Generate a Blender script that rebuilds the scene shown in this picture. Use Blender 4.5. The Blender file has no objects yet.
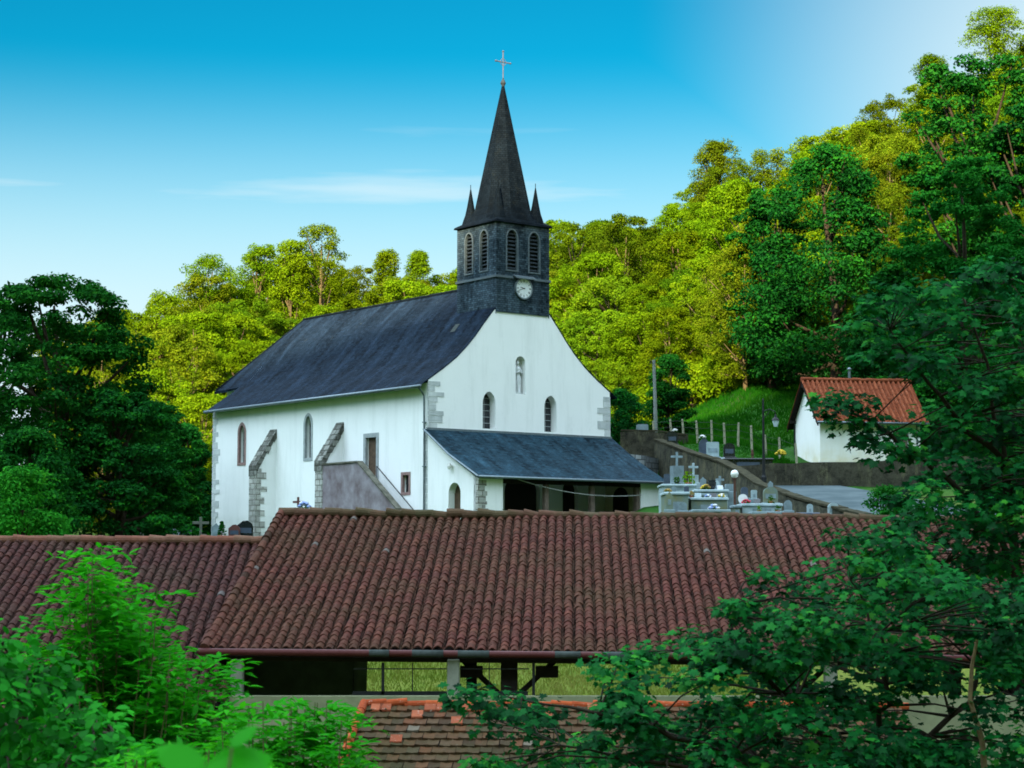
import bpy, math, random
import numpy as np
from mathutils import Vector
from mathutils.geometry import tessellate_polygon

# ------------------------------------------------------------------ camera, world, sun, exposure
scene = bpy.context.scene
COL = scene.collection
F_PX = 1914.0
PITCH = math.radians(5.25)
cam_d = bpy.data.cameras.new('camera')
cam = bpy.data.objects.new('camera', cam_d)
COL.objects.link(cam)
cam.location = (0, 0, 0)
cam.rotation_euler = (math.radians(90) + PITCH, 0, 0)
cam_d.sensor_width = 36.0
cam_d.lens = F_PX / 1024 * 36.0
cam_d.clip_start = 0.2
cam_d.clip_end = 6000
cam_d.dof.use_dof = True
cam_d.dof.focus_distance = 95
cam_d.dof.aperture_fstop = 8.0
scene.camera = cam

SUN_EL = math.radians(23.0)
SUN_AZ = math.radians(15.0)          # light travels towards +y, a little towards +x
SKY_TINT = (0.02, 0.21, 0.2)
SKY_GAMMA = 1.6
SKY_PALE = (1.45, 1.76, 1.87)
SKY_FILL = (5.4, 6.9, 8.3)  # colour of the added fill light above the view
world = bpy.data.worlds.new('World')
scene.world = world
world.use_nodes = True
wt = world.node_tree
bg = wt.nodes['Background']
sky = wt.nodes.new('ShaderNodeTexSky')
sky.sky_type = 'NISHITA'
sky.sun_disc = False
sky.sun_elevation = SUN_EL
sky.sun_rotation = math.radians(180) + SUN_AZ
sky.air_density = 1.0
sky.dust_density = 0.6
sky.ozone_density = 1.6
def wn(t, **k):
    n = wt.nodes.new(t)
    for a, v in k.items(): setattr(n, a, v)
    return n
def wmath(op, a, b_=None):
    n = wn('ShaderNodeMath', operation=op)
    for i, x in enumerate((a, b_)):
        if x is None: continue
        if hasattr(x, 'node'): wt.links.new(x, n.inputs[i])
        else: n.inputs[i].default_value = x
    return n.outputs[0]
def wrange(v, a, b_, c=0.0, d=1.0, smooth=True):
    n = wn('ShaderNodeMapRange', interpolation_type='SMOOTHSTEP' if smooth else 'LINEAR')
    for i, x in zip(('From Min', 'From Max', 'To Min', 'To Max'), (a, b_, c, d)): n.inputs[i].default_value = x
    wt.links.new(v, n.inputs['Value']); return n.outputs[0]
def wmix(f, a, b_, mode='MIX'):
    n = wn('ShaderNodeMix', data_type='RGBA', blend_type=mode)
    for i, x in ((0, f), (6, a), (7, b_)):
        if hasattr(x, 'node'): wt.links.new(x, n.inputs[i])
        elif i == 0: n.inputs[0].default_value = x
        else: n.inputs[i].default_value = (*x, 1)
    return n.outputs[2]
# the clear part of the sky: deep blue, paler near the horizon
tint = wmix(1.0, sky.outputs[0], SKY_TINT, 'MULTIPLY')
gm = wn('ShaderNodeGamma'); gm.inputs['Gamma'].default_value = SKY_GAMMA
wt.links.new(tint, gm.inputs['Color'])
tc = wn('ShaderNodeTexCoord')
sp = wn('ShaderNodeSeparateXYZ'); wt.links.new(tc.outputs['Generated'], sp.inputs[0])
dz, dx = sp.outputs[2], sp.outputs[0]
mp = wn('ShaderNodeMapping'); mp.inputs['Scale'].default_value = (2.2, 2.2, 26.0)
wt.links.new(tc.outputs['Generated'], mp.inputs['Vector'])
nz = wn('ShaderNodeTexNoise'); nz.inputs['Scale'].default_value = 1.7; nz.inputs['Detail'].default_value = 6
wt.links.new(mp.outputs[0], nz.inputs['Vector'])
wisps = wmath('MULTIPLY', wrange(nz.outputs['Fac'], 0.42, 0.8, 0, 0.75), wrange(dz, 0.25, 0.19, 0.0, 1))
veil = wrange(dz, 0.262, 0.10, 0.0, 0.95)
side = wmath('MULTIPLY', wrange(dx, 0.06, 0.30, 0, 1.0), wrange(dz, 0.5, 0.2, 0, 1))
milky = wmath('MAXIMUM', wmath('MAXIMUM', veil, side), wisps)
lowsky = wmix(milky, gm.outputs[0], SKY_PALE)
# added bright dome overhead, out of view, to lighten the shaded valley
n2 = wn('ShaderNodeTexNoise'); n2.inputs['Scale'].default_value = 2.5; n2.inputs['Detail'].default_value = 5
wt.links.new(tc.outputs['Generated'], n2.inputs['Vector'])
fill_mask = wmath('MULTIPLY', wrange(dz, 0.34, 0.62), wrange(n2.outputs['Fac'], 0.3, 0.55, 0.55, 1.0))
cm = wn('ShaderNodeVectorMath', operation='SCALE'); cm.inputs[0].default_value = SKY_FILL
wt.links.new(wrange(dx, -0.9, 0.7, 1.7, 0.6, False), cm.inputs['Scale'])  # dome made brighter to the left, for the church's side wall
wt.links.new(wmix(fill_mask, lowsky, cm.outputs[0]), bg.inputs['Color'])
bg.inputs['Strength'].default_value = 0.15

SUN_DIR = Vector((math.sin(SUN_AZ) * math.cos(SUN_EL), math.cos(SUN_AZ) * math.cos(SUN_EL), -math.sin(SUN_EL)))
sl = bpy.data.lights.new('sun', 'SUN')
so = bpy.data.objects.new('sun', sl)
COL.objects.link(so)
so.rotation_euler = SUN_DIR.to_track_quat('-Z', 'Y').to_euler()
so.location = (-60, -200, 120)
sl.energy = 4.6
sl.angle = math.radians(0.5)
sl.color = (1.0, 0.86, 0.58)

scene.view_settings.view_transform = 'Standard'
scene.view_settings.look = 'None'
scene.view_settings.exposure = 1.85
scene.view_settings.gamma = 1.0
scene.view_settings.use_curve_mapping = False
scene.render.engine = 'CYCLES'
scene.cycles.use_denoising = True
scene.cycles.max_bounces = 6
scene.cycles.diffuse_bounces = 3
scene.cycles.glossy_bounces = 2
scene.cycles.transmission_bounces = 3
scene.cycles.filter_width = 1.75

# ------------------------------------------------------------------ helpers
def ray(u, v):
    a = (u - 512) / F_PX; b = (384 - v) / F_PX
    return np.array([a, math.cos(PITCH) - b * math.sin(PITCH), math.sin(PITCH) + b * math.cos(PITCH)])
def at(u, v, Y):
    d = ray(u, v)
    return d * (Y / d[1])

def tag(o, label=None, cat=None, group=None, kind=None):
    if label: o['label'] = label
    if cat: o['category'] = cat
    if group: o['group'] = group
    if kind: o['kind'] = kind
    return o
def thing(name, label, cat, loc=(0, 0, 0), rotz=0.0, group=None):
    o = bpy.data.objects.new(name, None)
    o.empty_display_size = 0.2
    COL.objects.link(o)
    o.location = loc; o.rotation_euler = (0, 0, rotz)
    return tag(o, label, cat, group)
def copy_tree(o, parent=None):
    c = o.copy(); COL.objects.link(c)
    if parent: c.parent = parent
    for ch in list(o.children): copy_tree(ch, c)
    return c

def np_mesh(name, verts, faces_flat, counts, mats, midx=None, rnd=None, uv=True, smooth=False):
    me = bpy.data.meshes.new(name)
    verts = np.asarray(verts, np.float32)
    faces_flat = np.asarray(faces_flat, np.int32); counts = np.asarray(counts, np.int32)
    me.vertices.add(len(verts)); me.vertices.foreach_set('co', verts.ravel())
    me.loops.add(len(faces_flat)); me.loops.foreach_set('vertex_index', faces_flat)
    me.polygons.add(len(counts))
    starts = np.concatenate([[0], np.cumsum(counts)[:-1]]).astype(np.int32)
    me.polygons.foreach_set('loop_start', starts)
    if midx is not None: me.polygons.foreach_set('material_index', np.asarray(midx, np.int32))
    me.polygons.foreach_set('use_smooth', np.full(len(counts), smooth, bool))
    me.update(calc_edges=True)
    for m in mats: me.materials.append(m)
    if rnd is not None:
        at_ = me.attributes.new('rnd', 'FLOAT', 'FACE')
        at_.data.foreach_set('value', np.asarray(rnd, np.float32))
    if uv:
        n = np.empty(len(counts) * 3, np.float32); me.polygons.foreach_get('normal', n); n = n.reshape(-1, 3)
        T = np.stack([-n[:, 1], n[:, 0], np.zeros(len(n))], 1)
        l = np.linalg.norm(T, axis=1); bad = l < 0.05
        T[bad] = (1, 0, 0); l[bad] = 1; T /= l[:, None]
        B = np.cross(n, T)
        Tl = np.repeat(T, counts, 0); Bl = np.repeat(B, counts, 0); P = verts[faces_flat]
        uvs = np.stack([(P * Tl).sum(1), (P * Bl).sum(1)], 1).astype(np.float32)
        ul = me.uv_layers.new(name='UVMap'); ul.data.foreach_set('uv', uvs.ravel())
    return me

class MB:
    """collects shapes that become ONE mesh object"""
    def __init__(self): self.v = []; self.f = []; self.m = []; self.r = []
    def add(self, vs, fs, m=0, r=0.5):
        b = len(self.v); self.v += [tuple(map(float, p)) for p in vs]
        for f in fs: self.f.append([i + b for i in f]); self.m.append(m); self.r.append(r)
        return self
    def box(self, x0, x1, y0, y1, z0, z1, m=0, r=0.5):
        v = [(x0, y0, z0), (x1, y0, z0), (x1, y1, z0), (x0, y1, z0), (x0, y0, z1), (x1, y0, z1), (x1, y1, z1), (x0, y1, z1)]
        return self.add(v, [(3, 2, 1, 0), (4, 5, 6, 7), (0, 1, 5, 4), (1, 2, 6, 5), (2, 3, 7, 6), (3, 0, 4, 7)], m, r)
    def bevbox(self, x0, x1, y0, y1, z0, z1, b=0.02, m=0, r=0.5):
        c = [(x0 + b, y0), (x1 - b, y0), (x1, y0 + b), (x1, y1 - b), (x1 - b, y1), (x0 + b, y1), (x0, y1 - b), (x0, y0 + b)]
        cx, cy = (x0 + x1) / 2, (y0 + y1) / 2
        def ins(k): return [(cx + (p[0] - cx) * (1 - k / max(abs(x1 - cx), 1e-6)), cy + (p[1] - cy) * (1 - k / max(abs(y1 - cy), 1e-6))) for p in c]
        rings = [[(p[0], p[1], z0) for p in c], [(p[0], p[1], z1 - b) for p in c], [(p[0], p[1], z1) for p in ins(b)]]
        v = [p for rg in rings for p in rg]; fs = []
        for k in range(2):
            for i in range(8):
                j = (i + 1) % 8
                fs.append((k * 8 + i, k * 8 + j, k * 8 + 8 + j, k * 8 + 8 + i))
        fs.append(tuple(range(16, 24))); fs.append(tuple(range(7, -1, -1)))
        return self.add(v, fs, m, r)
    def prism(self, poly, d, m=0, r=0.5):
        """poly: 3D planar loop, extruded by the vector d"""
        n = len(poly); a = [tuple(p) for p in poly]; b = [tuple(np.array(p) + np.array(d)) for p in poly]
        fs = [tuple(range(n - 1, -1, -1)), tuple(range(n, 2 * n))] + [(i, (i + 1) % n, n + (i + 1) % n, n + i) for i in range(n)]
        return self.add(a + b, fs, m, r)
    def tube(self, pts, rad, n=8, m=0, r=0.5, cap=True):
        pts = [np.array(p, float) for p in pts]
        if not hasattr(rad, '__len__'): rad = [rad] * len(pts)
        vs = []; fs = []
        prev = None
        for i, p in enumerate(pts):
            d = pts[min(i + 1, len(pts) - 1)] - pts[max(i - 1, 0)]
            d /= (np.linalg.norm(d) + 1e-9)
            ref = prev if prev is not None else (np.array([1., 0, 0]) if abs(d[0]) < 0.9 else np.array([0, 1., 0]))
            x = ref - d * (ref @ d); x /= (np.linalg.norm(x) + 1e-9); prev = x
            y = np.cross(d, x)
            for k in range(n):
                a = 2 * math.pi * k / n
                vs.append(p + rad[i] * (math.cos(a) * x + math.sin(a) * y))
        for i in range(len(pts) - 1):
            for k in range(n):
                fs.append((i * n + k, i * n + (k + 1) % n, (i + 1) * n + (k + 1) % n, (i + 1) * n + k))
        if cap: fs.append(tuple(range(n - 1, -1, -1))); fs.append(tuple(range((len(pts) - 1) * n, len(pts) * n)))
        return self.add(vs, fs, m, r)
    def lathe(self, prof, c=(0, 0, 0), n=12, m=0, r=0.5):
        """prof: (radius, z) from bottom to top"""
        vs = []; fs = []
        for (rr, z) in prof:
            for k in range(n):
                a = 2 * math.pi * k / n
                vs.append((c[0] + rr * math.cos(a), c[1] + rr * math.sin(a), c[2] + z))
        for i in range(len(prof) - 1):
            for k in range(n):
                fs.append((i * n + k, i * n + (k + 1) % n, (i + 1) * n + (k + 1) % n, (i + 1) * n + k))
        fs.append(tuple(range(n - 1, -1, -1))); fs.append(tuple(range((len(prof) - 1) * n, len(prof) * n)))
        return self.add(vs, fs, m, r)
    def holes(self, outer, holes, M, depth, m=0, mr=None):
        """outer/holes: 2D loops; M maps (a, b, depth) to 3D; sheet with holes and their reveals"""
        loops = [outer] + holes
        flat = [p for lp in loops for p in lp]
        tris = tessellate_polygon([[Vector((p[0], p[1], 0)) for p in lp] for lp in loops])
        pts3 = [np.array(M(p[0], p[1], 0)) for p in flat]
        want = np.array(M(0, 0, -1)) - np.array(M(0, 0, 0))
        fs = []
        for t in tris:
            nn = np.cross(pts3[t[1]] - pts3[t[0]], pts3[t[2]] - pts3[t[0]])
            fs.append(tuple(t) if nn @ want > 0 else tuple(reversed(t)))
        self.add(pts3, fs, m)
        for lp in holes:
            n = len(lp)
            a = [M(p[0], p[1], 0) for p in lp]; b = [M(p[0], p[1], depth) for p in lp]
            self.add(a + b, [(i, (i + 1) % n, n + (i + 1) % n, n + i) for i in range(n)], m if mr is None else mr)
        return self
    def build(self, name, mats, parent=None, loc=None, smooth=False, rotz=0.0):
        if not isinstance(mats, (list, tuple)): mats = [mats]
        flat = [i for f in self.f for i in f]
        me = np_mesh(name, self.v, flat, [len(f) for f in self.f], mats, self.m, self.r, smooth=smooth)
        o = bpy.data.objects.new(name, me); COL.objects.link(o)
        if parent: o.parent = parent
        if loc is not None: o.location = loc
        if rotz: o.rotation_euler = (0, 0, rotz)
        return o

def arch(c, w, z0, zs, zt, n=7, pointed=True):
    """2D loop of an arched opening: centre c, width w, sill z0, spring zs, top zt"""
    h = w / 2; pts = [(c - h, z0), (c + h, z0)]
    for i in range(n + 1):
        a = i / n
        if pointed: x = c + h * math.cos(a * math.pi / 2) ** 1.25; z = zs + (zt - zs) * math.sin(a * math.pi / 2) ** 0.95
        else: x = c + h * math.cos(a * math.pi / 2); z = zs + (zt - zs) * math.sin(a * math.pi / 2)
        pts.append((x, z))
    for i in range(n - 1, -1, -1):
        p = pts[2 + i]; pts.append((2 * c - p[0], p[1]))
    return pts
def grow(lp, k):
    cx = sum(p[0] for p in lp) / len(lp); w = max(p[0] for p in lp) - min(p[0] for p in lp)
    z0 = min(p[1] for p in lp); h = max(p[1] for p in lp) - z0; cz = z0 + h / 2
    return [(cx + (p[0] - cx) * (1 + 2 * k / w), cz + (p[1] - cz) * (1 + 2 * k / h)) for p in lp]

# ------------------------------------------------------------------ materials
def nodes_of(name):
    m = bpy.data.materials.new(name); m.use_nodes = True
    nt = m.node_tree; b = nt.nodes['Principled BSDF']
    return m, nt, b
def N(nt, t, **k):
    n = nt.nodes.new(t)
    for a, v in k.items():
        if a.startswith('_'): setattr(n, a[1:], v)
        else: n.inputs[a.replace('_', ' ')].default_value = v
    return n
def mixc(nt, fac, a, b, mode='MIX'):
    m = nt.nodes.new('ShaderNodeMix'); m.data_type = 'RGBA'; m.blend_type = mode
    for i, x in ((0, fac), (6, a), (7, b)):
        if hasattr(x, 'node'): nt.links.new(x, m.inputs[i])
        elif i == 0: m.inputs[0].default_value = x
        else: m.inputs[i].default_value = (*x, 1)
    return m.outputs[2]
def rng_map(nt, val, a, b, c=0.0, d=1.0):
    r = nt.nodes.new('ShaderNodeMapRange')
    for i, x in zip(('From Min', 'From Max', 'To Min', 'To Max'), (a, b, c, d)): r.inputs[i].default_value = x
    nt.links.new(val, r.inputs['Value']); return r.outputs[0]
def noise(nt, scale, detail=4, vec=None, rough=0.6):
    n = N(nt, 'ShaderNodeTexNoise', Scale=scale, Detail=detail, Roughness=rough)
    if vec is not None: nt.links.new(vec, n.inputs['Vector'])
    return n.outputs['Fac']
def coords(nt, kind='Object', scale=None):
    t = nt.nodes.new('ShaderNodeTexCoord')
    if scale is None: return t.outputs[kind]
    m = nt.nodes.new('ShaderNodeMapping'); m.inputs['Scale'].default_value = scale
    nt.links.new(t.outputs[kind], m.inputs['Vector']); return m.outputs[0]
def bump(nt, b, h, strength=0.4, dist=0.02):
    n = N(nt, 'ShaderNodeBump', Strength=strength, Distance=dist)
    nt.links.new(h, n.inputs['Height']); nt.links.new(n.outputs[0], b.inputs['Normal'])
def simple(name, col, rough=0.7, var=0.25, scale=6.0, metal=0.0, col2=None, bs=0.25, spec=0.3):
    m, nt, b = nodes_of(name)
    v = coords(nt)
    n1 = noise(nt, scale, 6, v); n2 = noise(nt, scale * 7, 4, v)
    c2 = col2 or tuple(c * (1 - var) for c in col)
    c = mixc(nt, rng_map(nt, n1, 0.35, 0.65), col, c2)
    c = mixc(nt, rng_map(nt, n2, 0.4, 0.75, 0, 0.35), c, tuple(x * 0.6 for x in col))
    nt.links.new(c, b.inputs['Base Color'])
    b.inputs['Roughness'].default_value = rough; b.inputs['Metallic'].default_value = metal
    b.inputs['Specular IOR Level'].default_value = spec
    bump(nt, b, n2, bs, 0.01)
    return m

def m_plaster(name, base, dirt, low=None):
    m, nt, b = nodes_of(name)
    v = coords(nt)
    n1 = noise(nt, 0.5, 6, v); n2 = noise(nt, 14, 4, v)
    n3 = noise(nt, 1.0, 6, coords(nt, 'Object', (1.3, 1.3, 0.16)), 0.7)
    c = mixc(nt, rng_map(nt, n1, 0.35, 0.75, 0, 0.35), base, tuple(x * 0.86 for x in base))
    c = mixc(nt, rng_map(nt, n3, 0.5, 0.78, 0, 0.5), c, dirt)
    c = mixc(nt, rng_map(nt, noise(nt, 0.9, 8, v, 0.8), 0.56, 0.68, 0, 0.28), c, tuple(x * 0.75 for x in base))
    sep = nt.nodes.new('ShaderNodeSeparateXYZ'); nt.links.new(v, sep.inputs[0])
    zz = rng_map(nt, sep.outputs[2], 0.0, 1.5, 1, 0)
    mu = N(nt, 'ShaderNodeMath', _operation='MULTIPLY'); nt.links.new(zz, mu.inputs[0])
    nt.links.new(rng_map(nt, noise(nt, 1.6, 5, v), 0.3, 0.7, 0.1, 0.9), mu.inputs[1])
    c = mixc(nt, mu.outputs[0], c, low or dirt)
    nt.links.new(c, b.inputs['Base Color']); b.inputs['Roughness'].default_value = 0.9
    b.inputs['Specular IOR Level'].default_value = 0.15
    bump(nt, b, n2, 0.25, 0.02)
    return m

def m_courses(name, cols, mortar, bw, bh, msize=0.01, lichen=None, lich=(0.6, 0.75), rough=0.6, streak=0.4, offset=0.5, bs=0.5, spec=0.35, lz=2.2):
    """slates / coursed stone laid on the mesh's metre UVs"""
    m, nt, b = nodes_of(name)
    uv = coords(nt, 'UV')
    br = N(nt, 'ShaderNodeTexBrick', Scale=1.0, Mortar_Size=msize, Bias=0.0, Brick_Width=bw, Row_Height=bh)
    br.offset = offset
    nt.links.new(uv, br.inputs['Vector'])
    br.inputs['Color1'].default_value = (0, 0, 0, 1); br.inputs['Color2'].default_value = (1, 1, 1, 1)
    br.inputs['Mortar'].default_value = (0.5, 0.5, 0.5, 1)
    ramp = nt.nodes.new('ShaderNodeValToRGB'); nt.links.new(br.outputs['Color'], ramp.inputs[0])
    e = ramp.color_ramp.elements
    e[0].color = (*cols[0], 1); e[1].color = (*cols[-1], 1)
    for i, c_ in enumerate(cols[1:-1]):
        x = e.new((i + 1) / (len(cols) - 1)); x.color = (*c_, 1)
    ob = coords(nt)
    n1 = noise(nt, 0.8, 6, coords(nt, 'UV', (1.6, 0.25, 1)), 0.7)
    c = mixc(nt, rng_map(nt, n1, 0.4, 0.7, 0, streak), ramp.outputs[0], tuple(x * 2.6 for x in cols[-1]))
    n4 = noise(nt, 0.9, 5, ob)
    c = mixc(nt, rng_map(nt, n4, 0.35, 0.65, 0, 0.45), c, tuple(x * 0.5 for x in cols[0]))
    c = mixc(nt, rng_map(nt, noise(nt, 3.2, 7, ob, 0.8), 0.45, 0.7, 0, 0.5), c, tuple(x * 0.7 + 0.3 * sum(cols[-1]) / 3 for x in cols[-1]))
    if lichen:
        nl = noise(nt, lz, 8, ob, 0.75)
        c = mixc(nt, rng_map(nt, nl, lich[0], lich[1], 0, 0.8), c, lichen)
    c = mixc(nt, br.outputs['Fac'], c, mortar)
    nt.links.new(c, b.inputs['Base Color'])
    b.inputs['Roughness'].default_value = rough; b.inputs['Specular IOR Level'].default_value = spec
    inv = N(nt, 'ShaderNodeMath', _operation='MULTIPLY_ADD'); nt.links.new(br.outputs['Fac'], inv.inputs[0])
    inv.inputs[1].default_value = -0.6; nt.links.new(ramp.outputs[0], inv.inputs[2])
    bump(nt, b, inv.outputs[0], bs, 0.02)
    return m

def m_tile(name, ramp_cols, moss, mossr=(0.5, 0.75), pale=(0.4, 0.38, 0.32), palet=0.975, rough=0.85, mossk=0.8):
    """fired clay tiles: colour of each tile from its own random value"""
    m, nt, b = nodes_of(name)
    a = nt.nodes.new('ShaderNodeAttribute'); a.attribute_name = 'rnd'
    rp = nt.nodes.new('ShaderNodeValToRGB'); nt.links.new(a.outputs['Fac'], rp.inputs[0])
    e = rp.color_ramp.elements; e[0].color = (*ramp_cols[0], 1); e[1].color = (*ramp_cols[-1], 1)
    for i, c_ in enumerate(ramp_cols[1:-1]):
        x = e.new((i + 1) / (len(ramp_cols) - 1)); x.color = (*c_, 1)
    ob = coords(nt)
    c = mixc(nt, rng_map(nt, noise(nt, 9, 6, ob, 0.7), 0.35, 0.75, 0, 0.55), rp.outputs[0], tuple(x * 0.45 for x in ramp_cols[0]))
    c = mixc(nt, rng_map(nt, noise(nt, 0.45, 7, ob, 0.75), mossr[0], mossr[1], 0, mossk), c, moss)
    c = mixc(nt, rng_map(nt, noise(nt, 22, 3, ob), 0.62, 0.72, 0, 0.5), c, pale)
    gt = N(nt, 'ShaderNodeMath', _operation='GREATER_THAN'); gt.inputs[1].default_value = palet
    nt.links.new(a.outputs['Fac'], gt.inputs[0])
    mu = N(nt, 'ShaderNodeMath', _operation='MULTIPLY'); mu.inputs[1].default_value = 0.75
    nt.links.new(gt.outputs[0], mu.inputs[0])
    c = mixc(nt, mu.outputs[0], c, pale)
    nt.links.new(c, b.inputs['Base Color']); b.inputs['Roughness'].default_value = rough
    b.inputs['Specular IOR Level'].default_value = 0.04
    bump(nt, b, noise(nt, 30, 4, ob), 0.3, 0.01)
    return m

def m_leaf(name, cols, trans=0.35, gloss=0.04, objvar=0.0):
    m = bpy.data.materials.new(name); m.use_nodes = True; nt = m.node_tree
    nt.nodes.clear()
    out = nt.nodes.new('ShaderNodeOutputMaterial')
    a = nt.nodes.new('ShaderNodeAttribute'); a.attribute_name = 'rnd'
    rp = nt.nodes.new('ShaderNodeValToRGB'); nt.links.new(a.outputs['Fac'], rp.inputs[0])
    e = rp.color_ramp.elements; e[0].color = (*cols[0], 1); e[1].color = (*cols[-1], 1)
    for i, c_ in enumerate(cols[1:-1]):
        x = e.new((i + 1) / (len(cols) - 1)); x.color = (*c_, 1)
    c = rp.outputs[0]
    if objvar:
        oi = nt.nodes.new('ShaderNodeObjectInfo')
        h = nt.nodes.new('ShaderNodeHueSaturation')
        nt.links.new(c, h.inputs['Color'])
        nt.links.new(rng_map(nt, oi.outputs['Random'], 0, 1, 0.5 - 0.012 * objvar, 0.5 + 0.014 * objvar), h.inputs['Hue'])
        w = N(nt, 'ShaderNodeMath', _operation='MULTIPLY'); w.inputs[1].default_value = 7.31
        nt.links.new(oi.outputs['Random'], w.inputs[0])
        fr = N(nt, 'ShaderNodeMath', _operation='FRACT'); nt.links.new(w.outputs[0], fr.inputs[0])
        nt.links.new(rng_map(nt, fr.outputs[0], 0, 1, 1 - 0.35 * objvar, 1 + 0.3 * objvar), h.inputs['Value'])
        c = h.outputs[0]
    d = nt.nodes.new('ShaderNodeBsdfDiffuse'); t = nt.nodes.new('ShaderNodeBsdfTranslucent'); g = nt.nodes.new('ShaderNodeBsdfGlossy')
    g.inputs['Roughness'].default_value = 0.45; g.inputs['Color'].default_value = (0.8, 0.85, 0.8, 1)
    nt.links.new(c, d.inputs['Color'])
    hc = nt.nodes.new('ShaderNodeHueSaturation'); hc.inputs['Hue'].default_value = 0.497; hc.inputs['Value'].default_value = 1.25
    nt.links.new(c, hc.inputs['Color']); nt.links.new(hc.outputs[0], t.inputs['Color'])
    m1 = nt.nodes.new('ShaderNodeMixShader'); m1.inputs[0].default_value = trans
    nt.links.new(d.outputs[0], m1.inputs[1]); nt.links.new(t.outputs[0], m1.inputs[2])
    m2 = nt.nodes.new('ShaderNodeMixShader'); m2.inputs[0].default_value = gloss
    nt.links.new(m1.outputs[0], m2.inputs[1]); nt.links.new(g.outputs[0], m2.inputs[2])
    nt.links.new(m2.outputs[0], out.inputs[0])
    return m

M = {}
M['plaster'] = m_plaster('white_plaster', (0.83, 0.83, 0.81), (0.55, 0.56, 0.53), (0.5, 0.52, 0.45))
M['house_plaster'] = m_plaster('house_plaster', (0.84, 0.83, 0.79), (0.66, 0.64, 0.55), (0.62, 0.52, 0.28))
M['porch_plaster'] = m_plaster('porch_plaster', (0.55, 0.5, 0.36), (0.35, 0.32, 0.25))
M['slate'] = m_courses('roof_slate', [(0.0009, 0.0026, 0.0047), (0.0031, 0.0070, 0.0126), (0.0108, 0.0202, 0.0345)], (0.002, 0.005, 0.01), 0.22, 0.12, 0.006, (0.09, 0.1, 0.08), (0.63, 0.76), rough=0.75, streak=0.6, spec=0.02)
M['porch_slate'] = m_courses('porch_slate', [(0.0022, 0.0070, 0.0110), (0.0067, 0.0188, 0.0286), (0.0202, 0.0497, 0.0705)], (0.004, 0.009, 0.014), 0.24, 0.13, 0.006, (0.1, 0.12, 0.11), (0.66, 0.8), rough=0.7, streak=0.5, spec=0.03)
M['tower_slate'] = m_courses('tower_slate', [(0.0044, 0.0088, 0.0136), (0.0158, 0.0274, 0.0374), (0.0544, 0.0816, 0.1034)], (0.004, 0.006, 0.008), 0.22, 0.11, 0.008, (0.07, 0.06, 0.02), (0.6, 0.78), rough=0.7, streak=0.5, lz=1.0, spec=0.03)
M['spire_slate'] = m_courses('spire_slate', [(0.0016, 0.0034, 0.0057), (0.0028, 0.0054, 0.0085), (0.0057, 0.0092, 0.0132)], (0.002, 0.003, 0.004), 0.2, 0.12, 0.008, (0.012, 0.014, 0.012), (0.56, 0.78), rough=0.75, streak=0.5, lz=1.6, spec=0.02)
M['quoin'] = m_courses('quoin_stone', [(0.36, 0.39, 0.39), (0.5, 0.52, 0.51), (0.58, 0.6, 0.58)], (0.42, 0.44, 0.43), 3.0, 0.38, 0.02, streak=0.2, rough=0.85, spec=0.15)
M['rubble'] = m_courses('buttress_stone', [(0.2, 0.2, 0.18), (0.34, 0.34, 0.31), (0.46, 0.45, 0.41)], (0.16, 0.15, 0.13), 0.42, 0.3, 0.025, (0.1, 0.09, 0.06), (0.55, 0.75), streak=0.3, rough=0.9, bs=0.8, spec=0.15)
M['buttress_coping'] = m_courses('buttress_coping', [(0.07, 0.07, 0.06), (0.16, 0.16, 0.14), (0.3, 0.3, 0.27)], (0.05, 0.05, 0.04), 0.5, 0.34, 0.03, (0.035, 0.032, 0.022), (0.5, 0.62), streak=0.1, rough=0.9, bs=0.9, spec=0.1)
M['coping'] = simple('mossy_coping', (0.14, 0.13, 0.1), 0.9, 0.5, 3, col2=(0.05, 0.05, 0.035), bs=0.8)
M['trim'] = simple('pale_stone_trim', (0.36, 0.39, 0.39), 0.85, 0.3, 4)
M['tower_trim'] = simple('tower_stone_trim', (0.1, 0.125, 0.14), 0.9, 0.35, 4)
M['louvre'] = simple('slate_louvre', (0.04, 0.05, 0.058), 0.85, 0.35, 6, spec=0.05)
M['old_zinc'] = simple('dull_patch', (0.05, 0.06, 0.055), 0.8, 0.4, 8, spec=0.1)
M['dark_coping'] = simple('dark_mossy_coping', (0.055, 0.05, 0.03), 0.95, 0.5, 3, col2=(0.025, 0.024, 0.015), bs=0.8, spec=0.05)
M['red_stone'] = simple('red_stone', (0.3, 0.19, 0.17), 0.85, 0.3, 5)
M['stair'] = simple('stair_render', (0.28, 0.25, 0.27), 0.9, 0.4, 1.2, col2=(0.13, 0.095, 0.1), bs=0.5)
M['door'] = simple('old_oak', (0.12, 0.075, 0.045), 0.75, 0.5, 9)
M['dark_door'] = simple('dark_oak', (0.02, 0.014, 0.01), 0.7, 0.4, 8)
M['timber'] = simple('weathered_timber', (0.16, 0.115, 0.09), 0.85, 0.4, 6)
M['dark_timber'] = simple('dark_timber', (0.025, 0.02, 0.017), 0.9, 0.4, 6, spec=0.05)
M['glass'] = simple('dark_leaded_glass', (0.018, 0.022, 0.028), 0.15, 0.4, 9, spec=0.6)
M['zinc'] = simple('zinc', (0.16, 0.2, 0.22), 0.45, 0.3, 5, metal=0.5)
M['iron'] = simple('dark_iron', (0.015, 0.017, 0.018), 0.55, 0.3, 8, metal=0.3)
M['white_iron'] = simple('pale_painted_iron', (0.1, 0.11, 0.15), 0.7, 0.3, 8, spec=0.1)
M['dial'] = simple('clock_dial', (0.72, 0.74, 0.74), 0.5, 0.15, 5)
M['black'] = simple('black_paint', (0.01, 0.01, 0.012), 0.5)
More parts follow.
